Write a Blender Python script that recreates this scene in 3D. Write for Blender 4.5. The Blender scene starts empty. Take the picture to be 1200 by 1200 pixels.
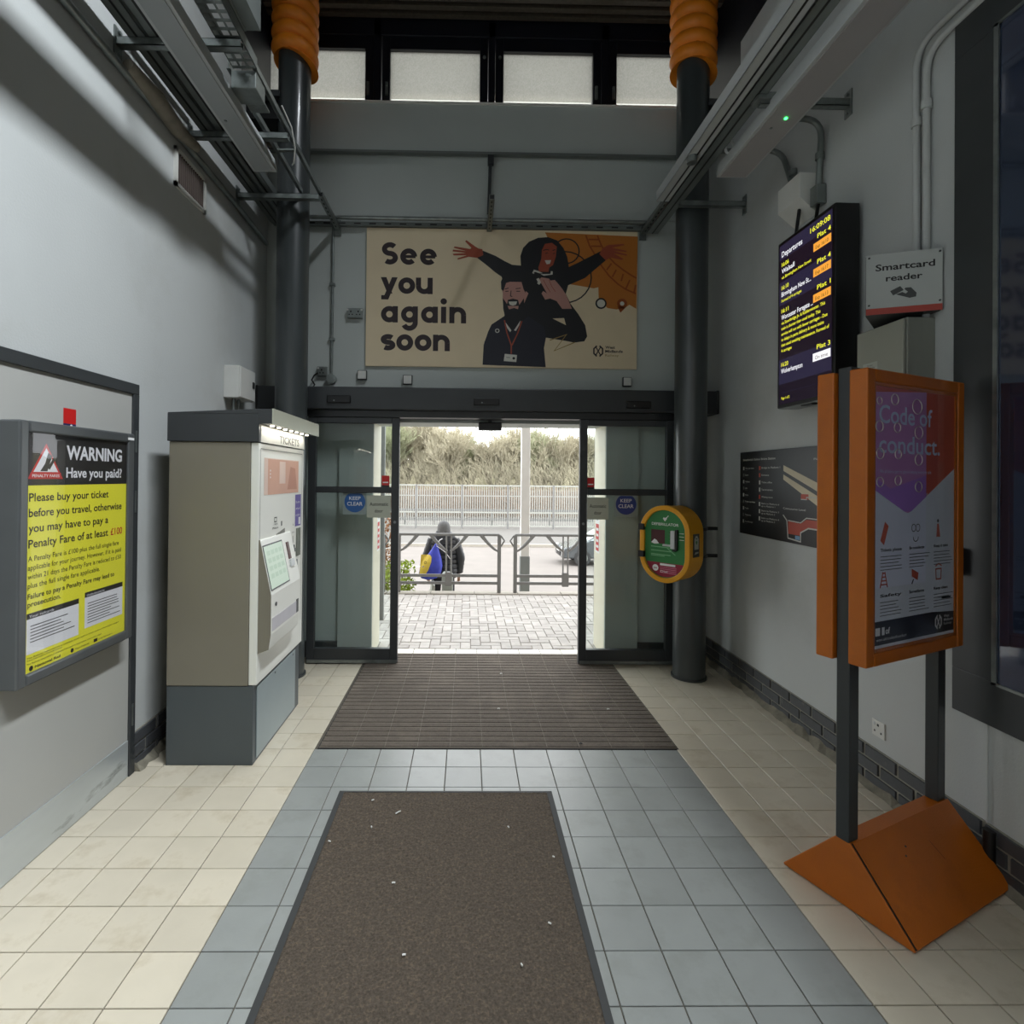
import bpy, bmesh, math, random
from mathutils import Vector, Matrix
random.seed(7)
S = bpy.context.scene
COL = S.collection
PI = math.pi

# ------------------------------------------------------------------ camera
def make_camera():
    cd = bpy.data.cameras.new('camera'); co = bpy.data.objects.new('camera', cd); COL.objects.link(co)
    yaw, pit, rol = 0.01451, 0.00587, 0.00977
    f = Vector((math.sin(yaw)*math.cos(pit), math.cos(yaw)*math.cos(pit), math.sin(pit)))
    r = Vector((math.cos(yaw), -math.sin(yaw), 0)); u = r.cross(f)
    R = r*math.cos(rol) + u*math.sin(rol); U = u*math.cos(rol) - r*math.sin(rol)
    m = Matrix((( R.x, U.x, -f.x, 0), (R.y, U.y, -f.y, 0), (R.z, U.z, -f.z, 1.65), (0, 0, 0, 1)))
    co.matrix_world = m
    cd.sensor_width = 36; cd.lens = 36*636.1/1200
    cd.shift_x = (600-556.6)/1200; cd.shift_y = -(600-556.0)/1200
    cd.clip_start = .02; cd.clip_end = 300
    S.camera = co
make_camera()

# ------------------------------------------------------------------ world, lights, exposure
w = bpy.data.worlds.new('overcast_sky'); S.world = w; w.use_nodes = True
nt = w.node_tree; bg = nt.nodes['Background']
tc = nt.nodes.new('ShaderNodeTexCoord'); nz = nt.nodes.new('ShaderNodeTexNoise'); nz.inputs['Scale'].default_value = 1.6
rp = nt.nodes.new('ShaderNodeValToRGB'); rp.color_ramp.elements[0].color = (.86, .92, 1, 1); rp.color_ramp.elements[1].color = (1, .99, .96, 1)
nt.links.new(tc.outputs['Generated'], nz.inputs['Vector']); nt.links.new(nz.outputs['Fac'], rp.inputs['Fac']); nt.links.new(rp.outputs['Color'], bg.inputs['Color'])
bg.inputs['Strength'].default_value = 4.4

def area(name, loc, target, sx, sy, power, col=(1, 1, 1), up=None, portal=False, spread=None):
    l = bpy.data.lights.new(name, 'AREA'); l.shape = 'RECTANGLE'; l.size = sx; l.size_y = sy
    l.energy = power; l.color = col
    if spread: l.spread = spread
    if portal: l.cycles.is_portal = True
    o = bpy.data.objects.new(name, l); COL.objects.link(o)
    d = (Vector(target)-Vector(loc)).normalized()
    z = -d; x = Vector(up or (0, 1, 0)); x = (x - z*x.dot(z)).normalized(); y = z.cross(x)
    m = Matrix(((x.x, y.x, z.x, loc[0]), (x.y, y.y, z.y, loc[1]), (x.z, y.z, z.z, loc[2]), (0, 0, 0, 1)))
    o.matrix_world = m
    return o
# high glazed roof monitor along the right side of the hall roof (above the frame)
area('roof_monitor_light', (1.7, -.1, 7.3), (-1.85, .1, 2.2), 4.2, .36, 235, (.9, .955, 1.0), (0, 1, 0), spread=math.radians(84))
# added fill light behind the camera; no glazing is built there
area('rear_fill_light', (.3, -3.6, 3.0), (-.5, 2.2, .2), 3.2, 3.0, 15, (1.0, .97, .9), (1, 0, 0))
# daylight portal in the door opening
area('door_portal', (.21, 5.42, 1.1), (.21, 0, 1.1), 2.1, 2.2, 1, portal=True, up=(1, 0, 0))
area('clerestory_portal', (.2, 5.35, 5.4), (.2, 0, 5.4), 4.1, .7, 1, portal=True, up=(1, 0, 0))

S.view_settings.view_transform = 'Standard'; S.view_settings.look = 'None'
S.view_settings.gamma = 1; S.view_settings.use_curve_mapping = False
S.view_settings.exposure = 0.0
try:
    S.cycles.max_bounces = 8; S.cycles.diffuse_bounces = 5; S.cycles.transparent_max_bounces = 12
    S.cycles.sample_clamp_indirect = 4; S.cycles.caustics_reflective = False; S.cycles.caustics_refractive = False
except Exception: pass

# ------------------------------------------------------------------ materials
def lin(c):
    if isinstance(c, str):
        c = c.lstrip('#'); c = tuple(int(c[i:i+2], 16)/255 for i in (0, 2, 4))
    return tuple(((x/12.92) if x <= .04045 else ((x+.055)/1.055)**2.4) for x in c)
MATS = {}
def mat(name, col, rough=.6, metal=0., var=.06, scale=6., bump=0., bscale=60., coat=0., dirt=None, dscale=2., dlo=.5, dhi=.75, rnd=0., stretch=None, spec=.5):
    if name in MATS: return MATS[name]
    m = bpy.data.materials.new(name); m.use_nodes = True; n = m.node_tree; L = n.links
    b = n.nodes['Principled BSDF']; c = lin(col)
    b.inputs['Roughness'].default_value = rough; b.inputs['Metallic'].default_value = metal
    b.inputs['Specular IOR Level'].default_value = spec
    b.inputs['Coat Weight'].default_value = coat; b.inputs['Coat Roughness'].default_value = .04
    tc = n.nodes.new('ShaderNodeTexCoord'); src = tc.outputs['Object']
    if stretch:
        mp = n.nodes.new('ShaderNodeMapping'); mp.inputs['Scale'].default_value = stretch; L.new(src, mp.inputs['Vector']); src = mp.outputs['Vector']
    if rnd:
        oi = n.nodes.new('ShaderNodeObjectInfo'); ad = n.nodes.new('ShaderNodeVectorMath'); ad.operation = 'ADD'
        sc = n.nodes.new('ShaderNodeMath'); sc.operation = 'MULTIPLY'; sc.inputs[1].default_value = 37.
        L.new(oi.outputs['Random'], sc.inputs[0]); L.new(src, ad.inputs[0]); L.new(sc.outputs[0], ad.inputs[1]); src = ad.outputs[0]
    t = n.nodes.new('ShaderNodeTexNoise'); t.inputs['Scale'].default_value = scale; t.inputs['Detail'].default_value = 5
    L.new(src, t.inputs['Vector'])
    r = n.nodes.new('ShaderNodeValToRGB')
    r.color_ramp.elements[0].position = .3; r.color_ramp.elements[1].position = .7
    r.color_ramp.elements[0].color = tuple(x*(1-var) for x in c)+(1,); r.color_ramp.elements[1].color = tuple(min(1, x*(1+var)) for x in c)+(1,)
    L.new(t.outputs['Fac'], r.inputs['Fac']); out = r.outputs['Color']
    if rnd:
        hs = n.nodes.new('ShaderNodeHueSaturation'); mr = n.nodes.new('ShaderNodeMapRange')
        mr.inputs['To Min'].default_value = 1-rnd; mr.inputs['To Max'].default_value = 1+rnd
        L.new(oi.outputs['Random'], mr.inputs['Value']); L.new(mr.outputs[0], hs.inputs['Value']); L.new(out, hs.inputs['Color']); out = hs.outputs['Color']
    if dirt:
        t2 = n.nodes.new('ShaderNodeTexNoise'); t2.inputs['Scale'].default_value = dscale; t2.inputs['Detail'].default_value = 7; t2.inputs['Roughness'].default_value = .65
        L.new(src, t2.inputs['Vector'])
        r2 = n.nodes.new('ShaderNodeValToRGB'); r2.color_ramp.elements[0].position = dlo; r2.color_ramp.elements[1].position = dhi
        mx = n.nodes.new('ShaderNodeMix'); mx.data_type = 'RGBA'; mx.inputs['B'].default_value = lin(dirt)+(1,)
        L.new(t2.outputs['Fac'], r2.inputs['Fac']); L.new(r2.outputs['Color'], mx.inputs['Factor']); L.new(out, mx.inputs['A']); out = mx.outputs['Result']
    L.new(out, b.inputs['Base Color'])
    if bump:
        t3 = n.nodes.new('ShaderNodeTexNoise'); t3.inputs['Scale'].default_value = bscale; t3.inputs['Detail'].default_value = 4
        bp = n.nodes.new('ShaderNodeBump'); bp.inputs['Strength'].default_value = bump; bp.inputs['Distance'].default_value = .01
        L.new(src, t3.inputs['Vector']); L.new(t3.outputs['Fac'], bp.inputs['Height']); L.new(bp.outputs['Normal'], b.inputs['Normal'])
    MATS[name] = m; return m
def emit(name, col, s):
    if name in MATS: return MATS[name]
    m = bpy.data.materials.new(name); m.use_nodes = True; b = m.node_tree.nodes['Principled BSDF']
    c = lin(col)+(1,); b.inputs['Base Color'].default_value = (.01, .01, .01, 1); b.inputs['Emission Color'].default_value = c
    b.inputs['Emission Strength'].default_value = s; b.inputs['Roughness'].default_value = .25; MATS[name] = m; return m
def glass(name, tint=(1, 1, 1), rough=.0, refl=1.0):
    if name in MATS: return MATS[name]
    m = bpy.data.materials.new(name); m.use_nodes = True; n = m.node_tree; n.nodes.clear()
    o = n.nodes.new('ShaderNodeOutputMaterial'); t = n.nodes.new('ShaderNodeBsdfTransparent'); g = n.nodes.new('ShaderNodeBsdfGlossy')
    f = n.nodes.new('ShaderNodeFresnel'); f.inputs['IOR'].default_value = 1.5; mx = n.nodes.new('ShaderNodeMixShader')
    t.inputs['Color'].default_value = tuple(tint)+(1,); g.inputs['Roughness'].default_value = rough
    mu = n.nodes.new('ShaderNodeMath'); mu.operation = 'MULTIPLY'; mu.inputs[1].default_value = refl
    ge = n.nodes.new('ShaderNodeNewGeometry'); fb = n.nodes.new('ShaderNodeMath'); fb.operation = 'SUBTRACT'; fb.inputs[0].default_value = 1; n.links.new(ge.outputs['Backfacing'], fb.inputs[1]); m2 = n.nodes.new('ShaderNodeMath'); m2.operation = 'MULTIPLY'; n.links.new(f.outputs[0], mu.inputs[0]); n.links.new(mu.outputs[0], m2.inputs[0]); n.links.new(fb.outputs[0], m2.inputs[1]); n.links.new(m2.outputs[0], mx.inputs[0]); n.links.new(t.outputs[0], mx.inputs[1]); n.links.new(g.outputs[0], mx.inputs[2]); n.links.new(mx.outputs[0], o.inputs[0])
    MATS[name] = m; return m
def dirty_glass(name):
    m = bpy.data.materials.new(name); m.use_nodes = True; n = m.node_tree; n.nodes.clear(); L = n.links
    o = n.nodes.new('ShaderNodeOutputMaterial'); t = n.nodes.new('ShaderNodeBsdfTransparent'); d = n.nodes.new('ShaderNodeBsdfTranslucent')
    t.inputs['Color'].default_value = (.6, .605, .58, 1)
    tc = n.nodes.new('ShaderNodeTexCoord'); mp = n.nodes.new('ShaderNodeMapping'); mp.inputs['Scale'].default_value = (24, 24, 18)
    nz = n.nodes.new('ShaderNodeTexNoise'); nz.inputs['Scale'].default_value = 4; nz.inputs['Detail'].default_value = 9; nz.inputs['Roughness'].default_value = .75
    r = n.nodes.new('ShaderNodeValToRGB'); r.color_ramp.elements[0].position = .35; r.color_ramp.elements[1].position = .68
    r.color_ramp.elements[0].color = (.55, .55, .52, 1); r.color_ramp.elements[1].color = (.85, .85, .81, 1)
    mx = n.nodes.new('ShaderNodeMixShader'); mx.inputs[0].default_value = .35
    L.new(tc.outputs['Object'], mp.inputs[0]); L.new(mp.outputs[0], nz.inputs['Vector']); L.new(nz.outputs['Fac'], r.inputs[0]); L.new(r.outputs[0], d.inputs['Color'])
    L.new(t.outputs[0], mx.inputs[1]); L.new(d.outputs[0], mx.inputs[2]); L.new(mx.outputs[0], o.inputs[0]); MATS[name] = m; return m

M_wallL = mat('painted_wall_grey', '#b6b9b8', .75, var=.03, scale=1.5, bump=.12, bscale=90, dirt='#a5a6a2', dscale=1.3, dlo=.52, dhi=.9)
M_wallB = mat('painted_back_wall_grey', '#b4bab7', .7, var=.03, scale=2, bump=.1, bscale=90)
M_char = mat('charcoal_powder_coat', '#35383a', .42, var=.08, scale=5, bump=.04, bscale=200)
M_black = mat('black_plastic', '#0c0c0e', .4, var=.1)
M_navy = mat('navy_painted_steel', '#090b17', .45, var=.15, scale=3)
M_colm = mat('column_gloss_grey_paint', '#3b4041', .34, var=.08, scale=3, bump=.05, bscale=25, coat=.25)
M_orange_sp = mat('orange_foam_wrap', '#ea861c', .5, var=.07, scale=9, dirt='#b0651a', dscale=6, dlo=.55, dhi=.9)
M_orange = mat('orange_powder_coat', '#b9620f', .38, var=.07, scale=8, bump=.12, bscale=160, dirt='#8f480c', dscale=3.5, dlo=.58, dhi=.9)
M_zinc = mat('galvanised_steel', '#8e9492', .36, metal=.75, var=.15, scale=14, dirt='#6d7270', dscale=8, dlo=.5, dhi=.8)
M_white = mat('white_enamel', '#c9cccc', .35, var=.03)
M_offwhite = mat('offwhite_plastic', '#d0d0cb', .4, var=.03)
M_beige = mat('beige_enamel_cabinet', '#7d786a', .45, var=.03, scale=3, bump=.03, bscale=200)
M_tile_c = mat('cream_floor_tile', '#cdc4b1', .36, var=.05, scale=5, rnd=.05, dirt='#a89a80', dscale=5, dlo=.53, dhi=.85, bump=.03, bscale=90)
M_tile_g = mat('blue_grey_floor_tile', '#929592', .36, var=.05, scale=5, rnd=.05, dirt='#838680', dscale=6, dlo=.5, dhi=.85, bump=.03, bscale=90)
M_grout = mat('dark_grout', '#5d574d', .9, var=.15, scale=20)
M_brick = mat('charcoal_brick', '#45474a', .5, var=.1, scale=12, rnd=.14, dirt='#7d7a72', dscale=9, dlo=.62, dhi=.85, bump=.15, bscale=60)
M_mortar = mat('pale_mortar', '#8a877d', .9, var=.15, scale=30, bump=.3)
M_grime = mat('grimy_mortar_cove', '#7b7668', .95, var=.25, scale=18, bump=.6, bscale=40)
M_rib = mat('brown_ribbed_matting', '#5f564d', .95, var=.16, scale=60, bump=.6, bscale=220, dirt='#7e7367', dscale=2.2, dlo=.5, dhi=.8)
M_ribgap = mat('black_rubber_channel', '#262422', .8)
M_alu = mat('aluminium_joint', '#7d7468', .7, metal=.1)
M_pile = mat('brown_grey_carpet_pile', '#5a5045', 1., var=.35, scale=120, bump=.9, bscale=320, dirt='#7a6a58', dscale=90, dlo=.5, dhi=.7)
M_rubber = mat('black_rubber_edge', '#3a3b3b', .7)
M_pave = mat('block_paving_grey', '#b0aba5', .85, var=.08, scale=9, rnd=.13, bump=.25, bscale=80, dirt='#918b84', dscale=4, dlo=.5, dhi=.9)
M_joint = mat('sand_joint', '#827b72', .95)
M_kerb = mat('kerb_concrete', '#a39d92', .85, bump=.2)
M_steelpaint = mat('grey_painted_rail', '#7d7d7b', .5)
M_road = mat('worn_asphalt', '#7d7771', .9, var=.06, scale=1.2, bump=.1)
M_verge = mat('dry_verge', '#8f8c70', .95, var=.2, scale=2)
M_whitepaint = mat('white_paint', '#e2e1dc', .5, var=.03)
M_deck = mat('dark_perforated_deck', '#3a3530', .6, var=.15)
M_cream = mat('cream_jamb_paint', '#ddd6c2', .5, var=.03, dirt='#a89c80', dscale=3, dlo=.6, dhi=.9)
M_paper_y = mat('poster_yellow', '#f2ec35', .3, coat=.6, var=.01)
M_ink = mat('ink_black', '#1b1b1d', .35, var=.01)
M_dkbrown = mat('ink_dark_plum', '#30262a', .4, var=.01)
M_pw = mat('poster_white', '#e8e8e8', .35, var=.01)
M_red = mat('signal_red', '#c3201f', .4, var=.02)
M_glass = glass('clear_glass', (.93, .96, .95))
M_acryl = glass('acrylic_cover', (.97, .97, .98), .02)

# ------------------------------------------------------------------ mesh helpers
W = {}
class MB:
    def __init__(s): s.v = []; s.f = []; s.m = []
    def add(s, vs, fs, mi=0):
        o = len(s.v); s.v += [Vector(a) for a in vs]; s.f += [tuple(i+o for i in f) for f in fs]; s.m += [mi]*len(fs); return s
    def box(s, x0, y0, z0, x1, y1, z1, mi=0, M=None):
        x0, x1 = min(x0, x1), max(x0, x1); y0, y1 = min(y0, y1), max(y0, y1); z0, z1 = min(z0, z1), max(z0, z1)
        vs = [Vector(p) for p in ((x0,y0,z0),(x1,y0,z0),(x1,y1,z0),(x0,y1,z0),(x0,y0,z1),(x1,y0,z1),(x1,y1,z1),(x0,y1,z1))]
        if M: vs = [M @ p for p in vs]
        return s.add(vs, [(0,3,2,1),(4,5,6,7),(0,1,5,4),(1,2,6,5),(2,3,7,6),(3,0,4,7)], mi)
    def cbox(s, x0, y0, z0, x1, y1, z1, c=.003, mi=0):
        # box with chamfered top edges (tiles, bricks lie this way up)
        vs = [(x0,y0,z0),(x1,y0,z0),(x1,y1,z0),(x0,y1,z0),(x0,y0,z1-c),(x1,y0,z1-c),(x1,y1,z1-c),(x0,y1,z1-c),(x0+c,y0+c,z1),(x1-c,y0+c,z1),(x1-c,y1-c,z1),(x0+c,y1-c,z1)]
        fs = [(0,3,2,1)]+[(i,(i+1)%4,4+(i+1)%4,4+i) for i in range(4)]+[(4+i,4+(i+1)%4,8+(i+1)%4,8+i) for i in range(4)]+[(8,9,10,11)]
        return s.add(vs, fs, mi)
    def prism(s, poly, a, b, mi=0):
        """poly = list of 3D points, extruded by vector (b-a)"""
        d = Vector(b)-Vector(a); n = len(poly); P = [Vector(p) for p in poly]
        return s.add(P+[p+d for p in P], [tuple(range(n))[::-1], tuple(range(n, 2*n))]+[(i, (i+1) % n, n+(i+1) % n, n+i) for i in range(n)], mi)
    def tube(s, pts, r, n=10, mi=0, cap=True, rs=None):
        P = [Vector(p) for p in pts]; o = len(s.v); k = len(P); prev = None
        for i, p in enumerate(P):
            d = (P[min(i+1, k-1)]-P[max(i-1, 0)]).normalized()
            if prev is None:
                a = Vector((0, 0, 1)) if abs(d.z) < .9 else Vector((1, 0, 0)); u = d.cross(a).normalized()
            else: u = (prev - d*prev.dot(d)).normalized()
            prev = u; v = d.cross(u); rr = rs[i] if rs else r
            for j in range(n):
                t = 2*PI*j/n; s.v.append(p+u*math.cos(t)*rr+v*math.sin(t)*rr)
        for i in range(k-1):
            for j in range(n):
                s.f.append((o+i*n+j, o+i*n+(j+1) % n, o+(i+1)*n+(j+1) % n, o+(i+1)*n+j)); s.m.append(mi)
        if cap:
            s.f.append(tuple(o+j for j in range(n))[::-1]); s.m.append(mi)
            s.f.append(tuple(o+(k-1)*n+j for j in range(n))); s.m.append(mi)
        return s
    def build(s, name, mats, parent=None, local=False, smooth=False, bevel=0, label=None, kind=None):
        if not isinstance(mats, (list, tuple)): mats = [mats]
        me = bpy.data.meshes.new(name); V = s.v
        if parent is not None:
            loc = None
            if not local: inv = W[parent.name].inverted(); V = [inv @ p for p in V]
        else:
            xs = [p.x for p in V]; ys = [p.y for p in V]; zs = [p.z for p in V]
            loc = Vector(((min(xs)+max(xs))/2, (min(ys)+max(ys))/2, min(zs))); V = [p-loc for p in V]
        me.from_pydata([tuple(p) for p in V], [], s.f)
        for m in mats: me.materials.append(m)
        me.polygons.foreach_set('material_index', s.m)
        bm = bmesh.new(); bm.from_mesh(me); bmesh.ops.recalc_face_normals(bm, faces=bm.faces); bm.to_mesh(me); bm.free()
        if smooth:
            me.polygons.foreach_set('use_smooth', [True]*len(me.polygons))
            me.update()
            try: me.set_sharp_from_angle(angle=math.radians(38))
            except Exception: pass
        o = bpy.data.objects.new(name, me); COL.objects.link(o)
        if parent is not None: o.parent = parent; W[o.name] = W[parent.name]
        else: o.location = loc; W[o.name] = Matrix.Translation(loc)
        if bevel:
            b = o.modifiers.new('bevel', 'BEVEL'); b.width = bevel; b.segments = 2; b.limit_method = 'ANGLE'; b.angle_limit = math.radians(50)
            b.harden_normals = False
        if label: o['label'] = label
        if kind: o['kind'] = kind
        return o
def tag(o, label, cat, group=None, kind=None):
    o['label'] = label; o['category'] = cat
    if group: o['group'] = group
    if kind: o['kind'] = kind
    return o
def thing(name, label, cat, loc, rz=0, group=None, structure=False):
    o = bpy.data.objects.new(name, None); COL.objects.link(o); o.empty_display_size = .1
    o.location = loc; o.rotation_euler = (0, 0, rz)
    W[o.name] = Matrix.Translation(Vector(loc)) @ Matrix.Rotation(rz, 4, 'Z')
    o['label'] = label
    if structure: o['kind'] = 'structure'
    o['category'] = cat
    if group: o['group'] = group
    return o
def struct(o): o['kind'] = 'structure'; return o
def copy_tree(o, parent=None, matrix=None):
    c = o.copy(); COL.objects.link(c)
    if parent: c.parent = parent
    if matrix is not None: W[c.name] = matrix
    for ch in list(o.children): copy_tree(ch, c)
    return c

# flat print: polygons and lettering laid on a plane, each layer a hair in front of the last
_fc = {}
def font_mesh(text, bold, spacing=1.):
    k = (text, bold, spacing)
    if k in _fc: return _fc[k]
    c = bpy.data.curves.new('t', 'FONT'); c.body = text; c.size = 1; c.resolution_u = 3; c.offset = bold; c.space_character = spacing
    o = bpy.data.objects.new('t', c); me = bpy.data.meshes.new_from_object(o)
    vs = [tuple(v.co) for v in me.vertices]; fs = [tuple(p.vertices) for p in me.polygons]
    bpy.data.objects.remove(o); bpy.data.curves.remove(c); bpy.data.meshes.remove(me)
    _fc[k] = (vs, fs); return _fc[k]
class Print:
    """(u,v) -> world: origin + u*ux + v*uv + layer*normal"""
    def __init__(s, origin, ux, uv, su=1., sv=1., u0=0., v0=0., step=.0004):
        s.o = Vector(origin); s.ux = Vector(ux).normalized(); s.uv = Vector(uv).normalized(); s.n = s.ux.cross(s.uv).normalized()
        s.su = su; s.sv = sv; s.u0 = u0; s.v0 = v0; s.step = step; s.mb = MB(); s.mats = []
    def P(s, u, v, k): return s.o + s.ux*((u-s.u0)*s.su) + s.uv*((v-s.v0)*s.sv) + s.n*(k*s.step)
    def mi(s, m):
        if m not in s.mats: s.mats.append(m)
        return s.mats.index(m)
    def poly(s, pts, m, k=1):
        from mathutils.geometry import tessellate_polygon
        tri = tessellate_polygon([[Vector((a, b, 0)) for a, b in pts]])
        s.mb.add([s.P(a, b, k) for a, b in pts], [tuple(t) for t in tri], s.mi(m)); return s
    def rect(s, u0, v0, u1, v1, m, k=1): return s.poly([(u0, v0), (u1, v0), (u1, v1), (u0, v1)], m, k)
    def disc(s, u, v, r, m, k=1, n=24, r2=None, ratio=1.):
        r2 = r2 or r
        return s.poly([(u+r*math.cos(2*PI*i/n), v+r2*math.sin(2*PI*i/n)) for i in range(n)], m, k)
    def stroke(s, pts, wd, m, k=1, closed=False):
        P = [Vector(p) for p in pts]; n = len(P); closed = closed or (n > 4 and (P[0]-P[-1]).length < 1e-6)
        if closed and (P[0]-P[-1]).length < 1e-6: P = P[:-1]; n -= 1
        L_, R_ = [], []
        for i in range(n):
            a = P[i-1] if (i > 0 or closed) else None; c = P[(i+1) % n] if (i < n-1 or closed) else None
            d1 = (P[i]-a).normalized() if a is not None else (c-P[i]).normalized(); d2 = (c-P[i]).normalized() if c is not None else d1
            n1 = Vector((-d1.y, d1.x)); n2 = Vector((-d2.y, d2.x)); q = n1+n2; q = q.normalized() if q.length > .05 else n1
            q = q*(wd/2)/max(.5, q.dot(n1)); L_.append(P[i]+q); R_.append(P[i]-q)
        vs = [s.P(v.x, v.y, k) for v in L_+R_]; m_ = n if closed else n-1
        s.mb.add(vs, [(i, n+i, n+(i+1) % n, (i+1) % n) for i in range(m_)], s.mi(m)); return s
    def ring(s, u, v, r, wd, m, k=1, a0=0, a1=2*PI, n=28, r2=None):
        r2 = r2 or r
        return s.stroke([(u+r*math.cos(a0+(a1-a0)*i/n), v+r2*math.sin(a0+(a1-a0)*i/n)) for i in range(n+1)], wd, m, k)
    def text(s, t, u, v, wd, cap, m, k=2, bold=0., align='l', spacing=1.):
        """wd: full width in u units (None = natural), cap: cap height in v units; v = baseline"""
        vs, fs = font_mesh(t, bold, spacing)
        if not vs: return s
        x0 = min(a[0] for a in vs); x1 = max(a[0] for a in vs)
        sy = cap/.729; sx = (wd/(x1-x0)) if wd else sy*abs(s.sv/s.su)
        W_ = (x1-x0)*sx; off = {'l': 0, 'c': -W_/2, 'r': -W_}[align]
        s.mb.add([s.P(u+off+(a[0]-x0)*sx, v+a[1]*sy, k) for a in vs], fs, s.mi(m)); return s
    def build(s, name, parent, label=None):
        return s.mb.build(name, s.mats, parent, label=label)

XL, XR = -1.85, 2.22
YB = 4.98        # face of the wall over the doors

# ------------------------------------------------------------------ setting: shell
def wall_box(name, args, m, bevel=0, label=None):
    b = MB()
    for a in args: b.box(*a)
    o = b.build(name, m, label=label); struct(o); return o
wl = wall_box('wall_left', [(XL-.2, -4, 0, XL, 5.4, 4.75), (XL-.2, -4, 4.75, XL, 4.38, 5.22)], M_wallL, label='pale grey painted left wall of the hall')
wr = wall_box('wall_right', [(XR, -4, 0, XR+.2, 5.4, 4.75), (XR, -4, 4.75, XR+.2, 4.42, 5.26)], M_wallL, label='pale grey painted right wall of the hall')
wb = wall_box('wall_back', [(XL, YB, 2.15, XR, 5.4, 4.6), (XL, YB-.03, 4.6, XR, 5.06, 5.06), (XL, YB+.04, 0, -1.17, 5.4, 2.15), (-1.17, YB, 0, -.86, 5.4, 2.15), (1.58, YB+.04, 0, XR, 5.4, 2.15), (1.28, YB, 0, 1.58, 5.4, 2.15), (XL, 5.06, 4.6, XR, 5.4, 5.02)], M_wallB, label='grey wall around and above the doors')
ww = wall_box('wall_upper_left', [(XL-.25, -4, 4.7, XL-.05, 5.4, 8.6)], M_navy, label='dark navy steel upper side of the hall, left')
ww = wall_box('wall_upper_right', [(XR+.05, -4, 4.7, XR+.25, 5.4, 8.6)], M_navy, label='dark navy steel upper side of the hall, right')
ww = wall_box('wall_rear', [(XL-.2, -4.2, 0, XR+.2, -4, 8.6)], M_wallL, label='wall behind the photographer')
# dark slim trims: skirting seen through the door glass
def trim(name, args, m, label=None, bevel=0):
    b = MB()
    for a in args: b.box(*a)
    o = b.build(name, m, label=label, bevel=bevel); struct(o); return o
trim('baseboard_back', [(XL, YB, 0, -1.17, YB+.04, .14), (1.58, YB, 0, XR, YB+.04, .14)], M_char, 'dark skirting on the wall behind the door leaves')
trim('trim_1', [(-.875, 5.0, 0, -.857, 5.41, 2.15)], M_cream, 'cream painted left reveal of the doorway')
trim('trim_2', [(1.277, 5.0, 0, 1.295, 5.41, 2.15)], M_cream, 'cream painted right reveal of the doorway')
# ceiling deck with ribs (only its far end shows)
b = MB(); b.box(XL-.05, 4.83, 5.99, XR+.05, 5.3, 6.05)
k = 0; y = 4.84
while y < 5.1: b.box(XL-.05, y, 5.955, XR+.05, y+.05, 5.99, 1); y += .095
struct(b.build('ceiling', [M_deck, mat('deck_rib_brown', '#4c453c', .5, var=.2, scale=30)], label='dark ribbed metal roof deck'))
b = MB(); b.box(XL-.2, -4.2, 8.6, XR+.2, 4.83, 8.7); b.box(XL, 4.78, 6.0, XR, 4.83, 8.6)
struct(b.build('ceiling_high', M_deck, label='high roof over the hall'))

# clerestory windows
win = [(-2.1, -1.0), (-.765, .085), (.308, 1.16), (1.386, 2.4)]
for i, (x0, x1) in enumerate(win):
    t = thing('window_%d' % (i+1), ['clerestory window left of the left column top', 'second dusty clerestory window from the left', 'third dusty clerestory window from the left', 'clerestory window at the right column top'][i], 'window', ((x0+x1)/2, 5.15, 5.06), structure=True)
    del t['category']
    z0, z1 = 5.1, 5.695
    fx0, fx1 = x0-.075, x1+.075
    b = MB(); b.box(fx0, 5.12, 5.06, x0, 5.2, 5.82); b.box(x1, 5.12, 5.06, fx1, 5.2, 5.82); b.box(x0, 5.12, z1, x1, 5.2, 5.82); b.box(x0, 5.12, 5.06, x1, 5.2, z0-.02)
    b.build('window_frame', M_navy, t, bevel=.004)
    b = MB(); b.box(x0, 5.155, z0-.02, x1, 5.161, z1); b.build('pane', MATS.get('dirty_glass') or dirty_glass('dirty_glass'), t)
    b = MB()
    hx = x1+.03 if i in (0, 2) else x0-.03
    b.box(hx-.012, 5.1, 5.25, hx+.012, 5.12, 5.37); b.box(hx-.008, 5.085, 5.33, hx+.008, 5.105, 5.36)
    b.build('window_handle', M_zinc, t)
    b = MB(); sx = x0-.035 if i in (0, 2) else x1+.04
    b.tube([(sx, 5.105, 5.63), (sx, 5.12, 5.63)], .014, 10); b.build('stay_button', M_zinc, t)
trim('trim_3', [(-2.1, 5.16, 5.02, -2.05, 5.3, 5.95), (-.95+.03, 5.1, 5.02, -.85, 5.3, 5.95), (.165, 5.1, 5.02, .228, 5.3, 5.95), (1.24, 5.1, 5.02, 1.31, 5.3, 5.95), (2.38, 5.16, 5.02, 2.5, 5.3, 5.95), (-2.1, 5.1, 5.81, 2.5, 5.3, 5.99)], M_navy, 'navy steel mullions and head beam of the clerestory', .004)
trim('trim_4', [(XL, 4.93, 5.06, XR, 5.2, 5.075)], M_whitepaint, 'white sill under the clerestory windows')
trim('trim_5', [(XL, 4.90, 4.585, XR, 4.95, 4.605)], mat('ledge_shadow_grey', '#6b716f', .6), 'thin ledge in dark shadow grey across the wall under the clerestory')  # ledge coloured dark grey so its shadow line is painted in

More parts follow.
